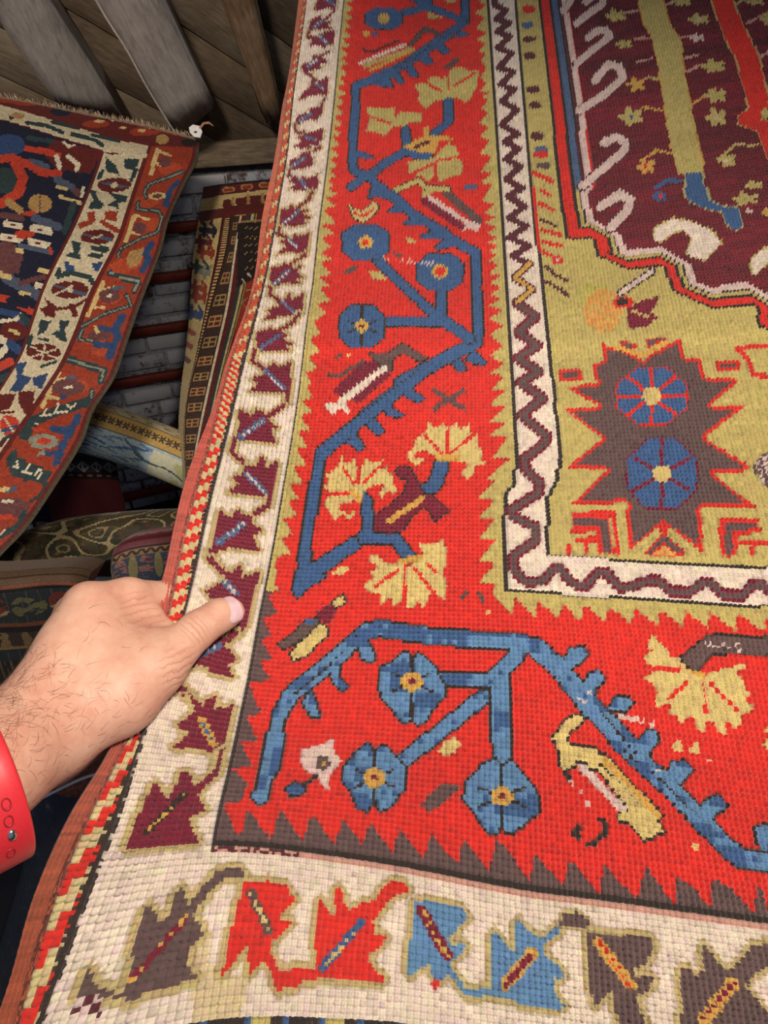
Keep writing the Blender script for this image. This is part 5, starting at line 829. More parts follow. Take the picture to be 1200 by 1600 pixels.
# ------------------------------------------------------------------ two rugs hanging behind
PALB = dict(k=(24,26,50), i=(222,206,170), t=(46,66,68), b=(48,74,118), r=(205,66,42), w=(236,222,190), n=(105,32,28), y=(186,146,88), q=(84,94,116), p=(112,66,66), e=(84,74,54), l=(224,196,130), u=(165,60,34), o=(190,76,42), g=(150,150,130), f=(150,130,105), d=(38,26,22), a=(66,44,34))
def hung_rug(D, cartoon, seed, gain, rootname, label, sections, thick=.007, fold=None):
    nr, nc = D['rows'], D['cols']; g = np.random.default_rng(seed)
    P = surface(D, np.linspace(0, D['rowk'][-1], nr + 1), np.arange(nc + 1)); Nn = normals(P)
    if Nn[nr // 2, nc // 2] @ (np.array([0, 0, 1.5]) - P[nr // 2, nc // 2]) < 0: Nn = -Nn
    ii, jj = np.meshgrid(np.arange(nr + 1), np.arange(nc + 1), indexing='ij')
    P = P + Nn * (.004 * np.sin(ii * .045 + jj * .02) + .003 * np.sin(jj * .06 - ii * .02) + g.normal(0, .0004, ii.shape))[..., None]
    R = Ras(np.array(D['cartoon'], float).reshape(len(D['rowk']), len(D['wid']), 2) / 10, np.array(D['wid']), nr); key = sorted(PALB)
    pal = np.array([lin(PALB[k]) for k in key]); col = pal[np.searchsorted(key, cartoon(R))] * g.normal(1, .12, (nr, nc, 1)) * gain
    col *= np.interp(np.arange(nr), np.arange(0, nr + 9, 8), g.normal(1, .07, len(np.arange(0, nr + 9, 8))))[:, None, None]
    col = np.clip(col, 0, .9); v = np.arange((nr + 1) * (nc + 1)).reshape(nr + 1, nc + 1)
    q = np.stack([v[:-1, :-1], v[1:, :-1], v[1:, 1:], v[:-1, 1:]], -1); PVf = P.reshape(-1, 3)
    root = empty(rootname); tag(root, label, 'rug')
    fj = np.arange(nc)[None].repeat(nr, 0); fi = np.arange(nr)[:, None].repeat(nc, 1)
    for nm, test in sections:
        m = test(fi, fj); qq = q[m]; u, inv = np.unique(qq.ravel(), return_inverse=True)
        link(nm, mesh(nm, PVf[u], inv.reshape(-1, 4), True, col[m]), root, [WOOL_FAR])
    # edge binding and underside
    rim = np.concatenate([P[0, :], P[1:, -1], P[-1, -2::-1], P[-2:0:-1, 0]]); rn = np.concatenate([Nn[0, :], Nn[1:, -1], Nn[-1, -2::-1], Nn[-2:0:-1, 0]])
    n = len(rim); V = np.concatenate([rim, rim - rn * thick]); k = np.arange(n); Fq = np.stack([k, (k + 1) % n, n + (k + 1) % n, n + k], -1)
    link('edge_binding', mesh('edge_binding', V, Fq), root, [plain(rootname + '_binding', (78, 64, 46), .9, 200, .3)])
    s = 6; ri = np.unique(np.append(np.arange(0, nr + 1, s), nr)); cj = np.unique(np.append(np.arange(0, nc + 1, s), nc))
    B = P[np.ix_(ri, cj)] - Nn[np.ix_(ri, cj)] * thick; bv = np.arange(B.shape[0] * B.shape[1]).reshape(B.shape[:2])
    link('backing', mesh('backing', B.reshape(-1, 3), np.stack([bv[:-1, :-1], bv[1:, :-1], bv[1:, 1:], bv[:-1, 1:]], -1).reshape(-1, 4)), root, [back_m])
    return root, P, Nn
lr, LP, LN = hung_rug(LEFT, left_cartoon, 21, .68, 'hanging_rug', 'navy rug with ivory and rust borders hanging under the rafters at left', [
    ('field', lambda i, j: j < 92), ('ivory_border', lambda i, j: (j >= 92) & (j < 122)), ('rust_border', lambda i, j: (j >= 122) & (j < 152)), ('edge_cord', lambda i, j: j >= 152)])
# short warp fringe along the top edge
fr = np.random.default_rng(2); V = []; Fq = []
for k in range(420):
    t = fr.uniform(0, LP.shape[1] - 1.01); a = int(t); p = LP[0, a] * (1 - t + a) + LP[0, a + 1] * (t - a)
    d = (LP[0, a] - LP[6, a]); d /= np.linalg.norm(d); sd = LP[0, a + 1] - LP[0, a]; sd /= np.linalg.norm(sd)
    L = fr.uniform(.003, .009); tip = p + d * L + sd * fr.normal(0, .004) + LN[0, a] * fr.uniform(-.003, .005); w = sd * .0011; o = len(V)
    V += [p - w - d * .004, p + w - d * .004, tip + w * .6, tip - w * .6, p - d * .004 + LN[0, a] * .0015, tip + LN[0, a] * .0015]
    Fq += [[o, o + 1, o + 2, o + 3], [o, o + 4, o + 5, o + 3], [o + 1, o + 4, o + 5, o + 2]]
tag(link('fringe', mesh('fringe', V, Fq), lr, [plain('wool_fringe', (196, 174, 150), .9, 200, .25)]), kind='stuff')
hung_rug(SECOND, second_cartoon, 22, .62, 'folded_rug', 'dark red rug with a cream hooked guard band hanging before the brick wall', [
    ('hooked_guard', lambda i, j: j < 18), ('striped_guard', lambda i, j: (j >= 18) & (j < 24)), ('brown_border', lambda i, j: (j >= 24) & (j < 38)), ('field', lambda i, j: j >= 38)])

# ------------------------------------------------------------------ rolled and folded rugs on the pile
def roll(name, label, pts, rad, paint, nu=120, nv=96, mat=None, cap0=None, lump=.02, seed=1, flat=None, cat='rug', part='pile'):
    pts = np.array(pts, float); L = np.concatenate([[0], np.cumsum(np.linalg.norm(np.diff(pts, axis=0), axis=1))])
    u = np.linspace(0, L[-1], nu + 1); C_ = herm(L, pts, u) if len(pts) > 2 else pts[:1] + (u / L[-1])[:, None] * (pts[-1] - pts[0])
    T = np.gradient(C_, axis=0); T /= np.linalg.norm(T, axis=1, keepdims=True)
    ref = np.array([0, -.82, .57]); fr_ = ref - (T @ ref)[:, None] * T; fr_ /= np.linalg.norm(fr_, axis=1, keepdims=True); sd = np.cross(T, fr_)
    a = np.linspace(-np.pi, np.pi, nv + 1); g = np.random.default_rng(seed)
    R = rad(u / L[-1]) if callable(rad) else np.full(nu + 1, rad)
    ph = g.uniform(0, 6, 4); wob = 1 + lump * (np.sin(3 * a[None] + 9 * u[:, None] / L[-1] + ph[0]) + .6 * np.sin(5 * a[None] - 14 * u[:, None] / L[-1] + ph[1]))
    fl_ = np.ones_like(a) if flat is None else flat(a)
    RR = R[:, None] * wob * fl_[None]
    P = C_[:, None] + RR[..., None] * (np.cos(a)[None, :, None] * fr_[:, None] + np.sin(a)[None, :, None] * sd[:, None])
    um = (u[:-1] + u[1:]) / 2; am = (a[:-1] + a[1:]) / 2; U, A = np.meshgrid(um, am, indexing='ij')
    c = paint(U, A, g) ; c = np.clip(c * g.normal(1, .1, (nu, nv, 1)) * .8, 0, .9)
    v = np.arange((nu + 1) * (nv + 1)).reshape(nu + 1, nv + 1); q = np.stack([v[:-1, :-1], v[:-1, 1:], v[1:, 1:], v[1:, :-1]], -1).reshape(-1, 4)
    root = empty(name, tuple(C_[0])); tag(root, label, cat)
    o = link(part, mesh(part, P.reshape(-1, 3), q, True, c.reshape(-1, 3)), root, [mat or WOOL_FAR]); o.location = -Vector(C_[0])
    for e, nm in ((0, 'rolled_end'), (-1, 'rolled_end')):
        ring = P[e, :-1]; n = len(ring); cen = C_[e]; VV = [ring]; 
        for s in (.8, .6, .4, .2): VV.append(cen + (ring - cen) * s + T[e] * (.004 if s in (.8, .4) else -.004))
        VV = np.concatenate(VV + [cen[None]]); Fq = []
        for k in range(4):
            for x in range(n): Fq.append([k * n + x, k * n + (x + 1) % n, (k + 1) * n + (x + 1) % n, (k + 1) * n + x])
        for x in range(0, n, 2): Fq.append([4 * n + x, 4 * n + (x + 1) % n, 4 * n + (x + 2) % n, 5 * n])
        o2 = link(nm, mesh(nm, VV, Fq), root, [back_m]); o2.location = -Vector(C_[0])
    return root
def mix(c, m, rgb): c[m] = lin(rgb); return c
def fbm(U, A, g, su, sa, n=4):
    o = np.zeros(U.shape)
    for k in range(n):
        for _ in range(4):
            o += np.sin(U * su * (1.8 ** k) * g.uniform(-1, 1) * 2 + A * sa * (1.8 ** k) * g.uniform(-1, 1) * 2 + g.uniform(0, 6.3)) / (1.7 ** k)
    return o / 4
def paint_blue(U, A, g):
    f = np.degrees(A) / 180 + .5; c = np.zeros(U.shape + (3,)); u = U / U.max(); n1 = fbm(U, A, g, 60, 6)
    c[:] = lin((176, 196, 206)); mix(c, n1 > .35, (196, 208, 204)); mix(c, (f > .5) & (u > .62) & (n1 > -.4), (214, 214, 186)); mix(c, (f > .55) & (u > .78) & (n1 > .1), (190, 192, 140))
    for k in range(12):
        y = .5 + k * .04; m = np.abs(f - y - .02 * np.sin(U * 60 + k * 2)) < .010 + .006 * np.sin(U * 35 + k); m &= (u < .62 - .02 * (k % 4)) & (np.sin(U * 90 + k * 1.7) > -.5); mix(c, m, (74, 112, 160) if k % 2 else (110, 146, 184))
    m = np.abs(f - .64 - (u - .62) * .55 - .05 * np.sin(u * 14)) < .012; m &= u > .5; mix(c, m, (78, 96, 96)); m = np.abs(f - .58 - (u - .5) * .9) < .014; m &= (u > .42) & (u < .6); mix(c, m, (88, 112, 128))
    mix(c, f < .47, (96, 104, 90)); mix(c, f < .455, (202, 164, 92))
    s = (U * 1 / .0185) % 1 - .5; w = (f - .35) / .07; r = np.hypot(s * 1.5, w * .9); th = np.arctan2(w, s); mix(c, (r < .55 + .25 * np.cos(6 * th)) & (r > .1), (70, 66, 58))
    mix(c, (f < .25), (98, 104, 92)); mix(c, f < .235, (196, 186, 150)); mix(c, (f < .22) & (fbm(U, A, g, 160, 16) > .3), (150, 140, 104)); mix(c, (f < .22) & (fbm(U, A, g, 130, 14) > .75), (170, 110, 80)); mix(c, f < .03, (120, 120, 100))
    return c
roll('rolled_tapestry', 'rolled tapestry of pale blue and cream with a gold band, behind the dark red rug', PTS['blue_roll'], PTS['blue_r'], paint_blue, 240, 150, seed=3, lump=.008)
def paint_olive(U, A, g):
    c = np.zeros(U.shape + (3,)); n1 = fbm(U, A, g, 40, 4); n2 = fbm(U, A, g, 110, 9); c[:] = lin((66, 62, 40)); mix(c, n1 > .25, (44, 50, 36)); mix(c, n2 > .5, (96, 78, 50)); mix(c, (n2 < -.6), (88, 48, 36)); mix(c, n2 > 1.0, (140, 116, 80))
    n3 = fbm(U, A, g, 26, 2.6, 2); mix(c, np.abs(n3) < .085, (168, 150, 108)); mix(c, np.abs(n3 - .55) < .05, (150, 132, 94)); return c
roll('olive_rolled_rug', 'olive green rolled rug with cream scrolling vines, behind the hand', PTS['olive'], lambda u: .060 - .012 * u, paint_olive, 240, 110, seed=8, lump=.03)
def paint_dark(U, A, g):
    f = np.degrees(A) / 180 + .5; c = np.zeros(U.shape + (3,)); c[:] = lin((58, 26, 30)); n = fbm(U, A, g, 90, 8); u = U / U.max()
    return mix(mix(c, n > .5, (34, 30, 54)), n > 1.1, (120, 110, 110))
def slab(name, label, corner, ax, ay, az, paint, ny=110, nx=150, r=.03, seed=1):
    """a folded rug: rounded front fold seen from the front/top; corner = front lower left, ax right, ay back, az up (metres, full vectors)"""
    corner, ax, ay, az = (np.array(v, float) for v in (corner, ax, ay, az)); H = np.linalg.norm(az); D_ = np.linalg.norm(ay); Lx = np.linalg.norm(ax)
    prof = [(0, t) for t in np.linspace(0, H - r, 24)] + [(r - r * math.cos(t), H - r + r * math.sin(t)) for t in np.linspace(.1, math.pi / 2, 14)] + [(t, H) for t in np.linspace(r + .01, D_, 16)]
    prof = np.array(prof); s = np.concatenate([[0], np.cumsum(np.linalg.norm(np.diff(prof, axis=0), axis=1))]); ss = np.linspace(0, s[-1], ny + 1); py = np.interp(ss, s, prof[:, 0]); pz = np.interp(ss, s, prof[:, 1])
    x = np.linspace(0, 1, nx + 1); g = np.random.default_rng(seed); X, S = np.meshgrid(x, ss, indexing='ij')
    edge = np.minimum(np.minimum(X, 1 - X) * Lx, r); e = r - np.sqrt(np.clip(r * r - (r - edge) ** 2, 0, None))
    yy = np.interp(S, ss, py) + e * .6 + .003 * np.sin(X * 7 + 1) + .002 * np.sin(X * 19 + S * 30); zz = np.interp(S, ss, pz) - e * .5 * (S > H * .5) + .002 * np.sin(X * 9 + seed)
    P = corner + X[..., None] * ax + yy[..., None] * ay / D_ + zz[..., None] * az / H
    xm = (x[:-1] + x[1:]) / 2; sm_ = (ss[:-1] + ss[1:]) / 2; XX, SS = np.meshgrid(xm * Lx, sm_, indexing='ij'); c = np.clip(paint(XX, SS, g, H) * g.normal(1, .13, (nx, ny, 1)) * .8, 0, .9)
    v = np.arange((nx + 1) * (ny + 1)).reshape(nx + 1, ny + 1); q = np.stack([v[:-1, :-1], v[1:, :-1], v[1:, 1:], v[:-1, 1:]], -1).reshape(-1, 4)
    root = empty(name, tuple(corner)); tag(root, label, 'rug'); o = link('pile', mesh('pile', P.reshape(-1, 3), q, True, c.reshape(-1, 3)), root, [WOOL_FAR]); o.location = -Vector(corner)
    # the folded layers at the back and ends
    rim = np.concatenate([P[:, 0], P[-1, 1:], P[-2::-1, -1], P[0, -2:0:-1]]); n = len(rim); cen = corner + ax * .5 + ay * .97 + az * .02; VV = np.concatenate([rim, rim * .0 + (rim - ay / D_ * 0) * .35 + cen * .65]); k = np.arange(n)
    o = link('underlayer', mesh('underlayer', VV, np.stack([k, n + k, n + (k + 1) % n, (k + 1) % n], -1)), root, [back_m]); o.location = -Vector(corner)
    return root
def paint_redblue(X, S, g, H):
    c = np.zeros(X.shape + (3,)); d = H * 1.0 - S; n = fbm(X, S * 40, g, 90, 5); c[:] = lin((70, 82, 98))
    fl_ = (((X / .042) % 1 - .5) ** 2 / .09 + ((d - .052) / .022) ** 2) < 1; mix(c, fl_ & (n > -.2), (158, 112, 104)); mix(c, (((X / .042 + .5) % 1 - .5) ** 2 / .03 + ((d - .052) / .024) ** 2) < 1, (150, 140, 96)); mix(c, fl_ & (n > .6), (110, 60, 70))
    mix(c, d < .030, (150, 122, 84)); z = np.abs(((X / .016) % 1) - .5) * 2; mix(c, (d < .028) & (d > .018) & (np.abs((d - .018) / .010 - z) < .35), (70, 40, 36)); mix(c, d < .017, (60, 30, 34)); mix(c, d < .013, (120, 62, 66)); mix(c, d < .000, (92, 26, 36)); mix(c, d < -.012, (130, 18, 30)); mix(c, (d < -.018) & (d > -.021) & (np.sin(X * 300) > -.2), (200, 150, 140)); mix(c, (d < -.03) & (d > -.033), (210, 170, 160)); return c
rb = np.array(PTS['redblue']); slab('red_blue_folded_rug', 'folded rug with a crimson top fold and slate blue flowered band above the hand', rb[0] + [0, 0, -.1], rb[-1] - rb[0] + [.03, 0, .0], (0, .07, -.03), (0.012, .02, .150), paint_redblue, 150, 200, .04, 5)
def paint_brown(X, S, g, H):
    c = np.zeros(X.shape + (3,)); d = H - S; n = fbm(X, S * 30, g, 70, 5); wv = fbm(X * 6, S * 4, g, 90, 8); c[:] = lin((40, 44, 46)); mix(c, wv > .6, (66, 70, 66)); 
    fl_ = (((X / .095 + .1) % 1 - .5) ** 2 / .05 + ((d - .052) / .019) ** 2) < 1; mix(c, fl_ & (n > -.25), (112, 44, 34)); mix(c, fl_ & (n > .55), (150, 136, 92)); lf = (((X / .095 + .6) % 1 - .5) ** 2 / .06 + ((d - .055) / .02) ** 2) < 1; mix(c, lf & (n > .2), (96, 92, 60))
    mix(c, (d > .082) & (d < .088), (112, 62, 40)); mix(c, (d > .088) & (d < .098), (28, 24, 24)); m = (d > .098) & (d < .125); mix(c, m, (58, 44, 34)); mix(c, m & (np.abs(((X / .03) % 1 - .5)) < .2 + .1 * n), (118, 96, 62)); mix(c, (d > .125) & (d < .13), (130, 100, 60)); mix(c, d > .15, (40, 34, 30)); mix(c, (d > .15) & (wv > .3), (96, 82, 52))
    mix(c, d < .026, (20, 16, 14)); mix(c, d < .022, (132, 70, 44)); mix(c, d < .017, (96, 70, 48)); mix(c, (d < .004) & (d > .001), (60, 42, 30)); mix(c, (d < -.012) & (d > -.014), (70, 50, 36)); return c
bw = np.array(PTS['brown']); slab('brown_folded_rug', 'worn brown and dark blue folded rug left of the hand', bw[0] + [-.12, .01, -.19], bw[-1] - bw[0] + [.10, .02, 0], (0, .075, -.03), (0, .03, .222), paint_brown, 170, 170, .03, 6)
def paint_dk2(X, S, g, H):
    d = H - S; c = np.zeros(X.shape + (3,)); c[:] = lin((96, 30, 36)); n = fbm(X, S * 40, g, 110, 6); mix(c, (X < .07) & (d > .075), (26, 28, 52)); mix(c, (X < .075) & (d > .075) & (n > .7), (130, 124, 120)); mix(c, d < .075, (40, 24, 26)); m = (d < .055) & (d > .02); mix(c, m, (60, 54, 58)); s = (X / .034) % 1 - .5; w = (d - .037) / .018; mix(c, m & (np.abs(np.abs(s) * 2 + np.abs(w) - .8) < .2), (170, 160, 156)); mix(c, m & (np.abs(s) < .08), (170, 160, 156)); mix(c, (d > .062) & (d < .068) & (np.sin(X * 260) > 0), (140, 110, 84)); return c
dk_ = np.array(PTS['dark']); slab('dark_folded_rug', 'dark maroon folded rug with a pale knotwork band, below the rolled tapestry', dk_[0] + [-.06, 0, -.09], dk_[1] - dk_[0] + [.06, 0, 0], (0, .10, -.02), (0, .02, .215), paint_dk2, 130, 150, .02, 9)
def paint_navy(U, A, g):
    c = np.zeros(U.shape + (3,)); n = fbm(U, A, g, 60, 6); c[:] = lin((38, 42, 60)); mix(c, n > .5, (62, 64, 78)); mix(c, n < -.6, (26, 26, 36)); mix(c, n > 1.1, (120, 112, 92)); return c
roll('navy_rolled_rug', 'dark navy rolled rug under the rust selvedge below the wrist', PTS['navy'], .036, paint_navy, 120, 60, seed=12)
def paint_black(U, A, g):
    c = np.zeros(U.shape + (3,)); n = fbm(U, A, g, 50, 6); c[:] = lin((24, 22, 24)); mix(c, n > .6, (34, 40, 60)); mix(c, n > 1.05, (92, 82, 66)); return c
roll('black_rolled_rug', 'nearly black rolled rug under the red watch strap', PTS['black'], .052, paint_black, 120, 60, seed=13)
# what the rugs lie on: layers of folded rugs, down to the floor
def layers(name, label, boxes, cols):
    root = empty(name, tuple(np.mean([b[0] for b in boxes], 0) * [1, 1, 0])); tag(root, label, 'rug pile'); k = 0
    for (lo, hi), c in zip(boxes, cols):
        V, F = bx(lo, hi); o = bevelled('folded_layer', V, F, root, plain('pile_wool_%d' % k, c, .95, 60, .35, .5, .004), .022, 3); o.location = -root.location; k += 1
tones = [(96, 40, 34), (60, 56, 64), (120, 84, 54), (78, 34, 40), (52, 62, 72), (110, 60, 40), (88, 70, 52), (70, 30, 30), (64, 58, 50), (100, 48, 40), (58, 50, 60), (104, 80, 56)]
B_ = [((.0, .16, z), (.95, 1.55, z + .098)) for z in np.arange(0, .85, .1)] + [((.02, .16 + .215 * (k + 1), .88 + .1 * k), (.95, 1.55, .974 + .1 * k)) for k in range(5)]
layers('rug_pile', 'pile of folded rugs carrying the large red rug from underneath', B_, [tones[k % 12] for k in range(len(B_))])
L0 = np.array(PTS['brown'][0]); L1 = np.array(PTS['redblue'][0]); L2 = np.array(PTS['olive'][2])
B_ = [((L0[0] - .12, L0[1] + .03, z), (L0[0] + .20, L0[1] + .16, z + .1)) for z in np.arange(0, L0[2] - .30, .105)]
B_ += [((L2[0] - .18, L2[1] - .03, z), (L2[0] + .30, L2[1] + .12, z + .1)) for z in np.arange(0, L2[2] - .19, .105)]
B_ += [((L1[0] + .02, L1[1] + .03, z), (L1[0] + .18, L1[1] + .08, z + .09)) for z in np.arange(0, L1[2] - .24, .095)]
layers('lower_rug_stack', 'dark stack of folded rugs low behind the hand, under the brown and olive rugs', B_, [tones[(k * 5) % 12] for k in range(len(B_))])
cd = herm(range(4), np.array(PTS['cord']), np.linspace(0, 3, 16)); tag(tube('cord', cd, .0011, white_m), 'thin white cord passing under the wrist', 'cord')

# ------------------------------------------------------------------ the hand: one continuous body from a blended field of tapering limbs
HD = PTS['hand']
def body_field(caps, h):
    pa = np.array([c[0] for c in caps] + [c[1] for c in caps]); rmax = .05
    lo = pa.min(0) - rmax; hi = pa.max(0) + rmax; n = np.ceil((hi - lo) / h).astype(int) + 1
    f = np.full(tuple(n), .05, np.float32)
    for a, b, ra, rb in caps:
        a = np.array(a); b = np.array(b); R_ = max(ra, rb) + .022
        i0 = np.maximum(((np.minimum(a, b) - R_ - lo) / h).astype(int), 0); i1 = np.minimum(((np.maximum(a, b) + R_ - lo) / h).astype(int) + 2, n)
        ax = [lo[k] + h * np.arange(i0[k], i1[k]) for k in range(3)]
        X, Y, Z = np.meshgrid(*ax, indexing='ij', sparse=True); d = b - a; L2 = d @ d
        t = np.clip(((X - a[0]) * d[0] + (Y - a[1]) * d[1] + (Z - a[2]) * d[2]) / L2, 0, 1)
        q = np.sqrt((X - a[0] - t * d[0]) ** 2 + (Y - a[1] - t * d[1]) ** 2 + (Z - a[2] - t * d[2]) ** 2) - (ra + (rb - ra) * t)
        s = np.s_[i0[0]:i1[0], i0[1]:i1[1], i0[2]:i1[2]]; g = f[s]; k = .0135 if min(ra, rb) > .0125 else .0055
        m = np.maximum(k - np.abs(g - q), 0) / k; f[s] = np.minimum(g, q) - m * m * k / 4
    return f, lo
def surface_net(f, lo, h):
    ins = f < 0; c = np.zeros(tuple(np.array(f.shape) - 1), np.uint8); off = [(x, y, z) for x in (0, 1) for y in (0, 1) for z in (0, 1)]
    sl = lambda o: tuple(np.s_[o[k]:f.shape[k] - 1 + o[k]] for k in range(3))
    for o in off: c += ins[sl(o)]
    act = (c > 0) & (c < 8); idx = np.full(c.shape, -1, np.int64); ijk = np.argwhere(act); idx[act] = np.arange(len(ijk))
    acc = np.zeros((len(ijk), 3)); cnt = np.zeros(len(ijk))
    for o in off:
        for k in range(3):
            if o[k]: continue
            o2 = list(o); o2[k] = 1
            fa = f[tuple((ijk + o).T)]; fb = f[tuple((ijk + o2).T)]; m = (fa < 0) != (fb < 0); t = np.where(m, fa / np.where(m, fa - fb, 1), 0)
            p = np.array(o, float)[None].repeat(len(ijk), 0); p[:, k] = t; acc[m] += p[m]; cnt[m] += 1
    V = lo + h * (ijk + acc / cnt[:, None]); Fq = []
    for k in range(3):
        k1, k2 = (k + 1) % 3, (k + 2) % 3; A_ = [slice(1, -1)] * 3; A_[k] = slice(0, -1); B_ = [slice(1, -1)] * 3; B_[k] = slice(1, None)
        ch = ins[tuple(A_)] != ins[tuple(B_)]; e = np.argwhere(ch); e[:, k1] += 1; e[:, k2] += 1; fl_ = ins[tuple(e.T)]
        d1 = np.zeros(3, int); d1[k1] = -1; d2 = np.zeros(3, int); d2[k2] = -1
        q = np.stack([idx[tuple(e.T)], idx[tuple((e + d1).T)], idx[tuple((e + d1 + d2).T)], idx[tuple((e + d2).T)]], -1); q = np.where(fl_[:, None], q, q[:, ::-1]); Fq.append(q)
    return V, np.concatenate(Fq)
hh = .0019; fld, lo = body_field(HD['caps'], hh); HV, HF = surface_net(fld, lo, hh); HF = HF[(HF >= 0).all(1)]
# relax
E2 = np.concatenate([HF[:, [0, 1]], HF[:, [1, 2]], HF[:, [2, 3]], HF[:, [3, 0]]])
for _ in range(5):
    s = np.zeros_like(HV); n_ = np.zeros(len(HV)); np.add.at(s, E2[:, 0], HV[E2[:, 1]]); np.add.at(n_, E2[:, 0], 1); np.add.at(s, E2[:, 1], HV[E2[:, 0]]); np.add.at(n_, E2[:, 1], 1); HV = HV * .5 + .5 * s / n_[:, None]
def skin_mat():
    t = NT('skin'); n1 = t.noise(24, 4, .6, t.pos()); n2 = t.noise(380, 3, .6, t.pos()); n3 = t.noise(90, 4, .65, t.pos())
    r = t.ramp(n1.outputs[0], [(.25, (206, 140, 116)), (.5, (224, 172, 146)), (.75, (234, 194, 166))]); r2 = t.ramp(n3.outputs[0], [(.3, (210, 146, 124)), (.7, (236, 194, 168))])
    m = t.n('ShaderNodeMix', _data_type='RGBA'); m.inputs[0].default_value = .45; t.l(r.outputs[0], m.inputs[6]); t.l(r2.outputs[0], m.inputs[7])
    prev = None; total = None; g = t.n('ShaderNodeNewGeometry')
    T3 = [np.array(p) for p in HD['thumb']]; ipd = T3[2] - T3[0]; ipd /= np.linalg.norm(ipd)
    def crease(cen, axis, pitch, r0, wob):
        nonlocal total
        sub = t.n('ShaderNodeVectorMath', _operation='SUBTRACT'); t.l(g.outputs['Position'], sub.inputs[0]); sub.inputs[1].default_value = cen
        dt = t.n('ShaderNodeVectorMath', _operation='DOT_PRODUCT'); t.l(sub.outputs[0], dt.inputs[0]); dt.inputs[1].default_value = axis
        ln = t.n('ShaderNodeVectorMath', _operation='LENGTH'); t.l(sub.outputs[0], ln.inputs[0])
        a = t.n('ShaderNodeMath', _operation='MULTIPLY'); t.l(dt.outputs['Value'], a.inputs[0]); a.inputs[1].default_value = 6.283 / pitch
        b = t.n('ShaderNodeMath', _operation='MULTIPLY_ADD'); t.l(n3.outputs[0], b.inputs[0]); b.inputs[1].default_value = wob; t.l(a.outputs[0], b.inputs[2])
        s = t.n('ShaderNodeMath', _operation='SINE'); t.l(b.outputs[0], s.inputs[0]); ab = t.n('ShaderNodeMath', _operation='ABSOLUTE'); t.l(s.outputs[0], ab.inputs[0])
        pw = t.n('ShaderNodeMath', _operation='POWER'); t.l(ab.outputs[0], pw.inputs[0]); pw.inputs[1].default_value = .35
        iv = t.n('ShaderNodeMath', _operation='SUBTRACT'); iv.inputs[0].default_value = 1; t.l(pw.outputs[0], iv.inputs[1])
        mr = t.n('ShaderNodeMapRange', _interpolation_type='SMOOTHSTEP'); t.l(ln.outputs['Value'], mr.inputs[0]); mr.inputs[1].default_value = r0; mr.inputs[2].default_value = r0 * .35; 
        k = t.n('ShaderNodeMath', _operation='MULTIPLY'); t.l(iv.outputs[0], k.inputs[0]); t.l(mr.outputs[0], k.inputs[1])
        if total is None: total = k
        else:
            ad = t.n('ShaderNodeMath', _operation='MAXIMUM'); t.l(total.outputs[0], ad.inputs[0]); t.l(k.outputs[0], ad.inputs[1]); total = ad
    fwd = np.array([0, .819, -.574]); side_ = np.cross(ipd, fwd); side_ /= np.linalg.norm(side_)
    crease(T3[1] - fwd * .011, ipd, .0066, .014, 6)
    crease(np.array(HD['web']), np.array(HD['webdir']), .0085, .024, 6)
    crease(np.array(HD['base']), np.array(HD['basedir']), .010, .022, 7)
    cr = t.n('ShaderNodeMix', _data_type='RGBA'); t.l(total.outputs[0], cr.inputs[0]); t.l(m.outputs[2], cr.inputs[6]); cr.inputs[7].default_value = (*lin((206, 138, 112)), 1)
    t.l(cr.outputs[2], t.b.inputs['Base Color']); t.set(Roughness=.5); t.b.inputs['Specular IOR Level'].default_value = .35
    t.b.inputs['Subsurface Weight'].default_value = .12; t.b.inputs['Subsurface Radius'].default_value = (.006, .0025, .0015); t.b.inputs['Subsurface Scale'].default_value = .6
    ng = t.n('ShaderNodeMath', _operation='MULTIPLY'); t.l(total.outputs[0], ng.inputs[0]); ng.inputs[1].default_value = -1
    b1 = t.bump(ng.outputs[0], .55, .0009); b2 = t.bump(n2.outputs[0], .22, .0006, b1); b3 = t.bump(n3.outputs[0], .25, .0015, b2); t.l(b3.outputs[0], t.b.inputs['Normal']); return t.m
person = empty('person', tuple(HD['caps'][3][0])); tag(person, 'person whose left hand grips the rug edge, thumb on top, red strap on the wrist', 'person')
off = -Vector(person.location)
hand = link('hand', mesh('hand', HV, HF), person, [skin_mat()]); hand.location = off
# thumbnail
T3 = [np.array(p) for p in HD['thumb']]; tv = T3[2] - T3[1]; tv /= np.linalg.norm(tv); fwd = np.array([0, .819, -.574])
nv_ = np.array(HD['nailnormal']); nv_ = nv_ - tv * (nv_ @ tv); nv_ /= np.linalg.norm(nv_); sv_ = np.cross(tv, nv_)
nb = HD['nailspec']; cen = T3[2] + tv * nb[0]; Rr = nb[1]; V = []; Fq = []; nu_, nv2 = 14, 16
for i in range(nu_ + 1):
    for j in range(nv2 + 1):
        a = -1 + 2 * i / nu_; b = -1 + 2 * j / nv2
        wv = (1 - max(0, abs(b) - .45) ** 2 * 1.0); y = b * .0070 * (1 - .12 * a * a if b > 0 else 1 - .20 * a * a); th = a * .92 * wv
        V.append(cen + tv * y + Rr * (math.sin(th) * sv_ + math.cos(th) * nv_) - nv_ * (.0006 * max(0, b) ** 2 * 1.5 + (.0007 if abs(a) == 1 or abs(b) == 1 else 0)))
for i in range(nu_):
    for j in range(nv2): o = i * (nv2 + 1) + j; Fq.append([o, o + 1, o + nv2 + 2, o + nv2 + 1])
t = NT('thumbnail'); t.set(Roughness=.22); nz_ = t.noise(160, 2, .5, t.pos()); r_ = t.ramp(nz_.outputs[0], [(.3, (222, 178, 182)), (.7, (238, 204, 206))]); t.l(r_.outputs[0], t.b.inputs['Base Color'])
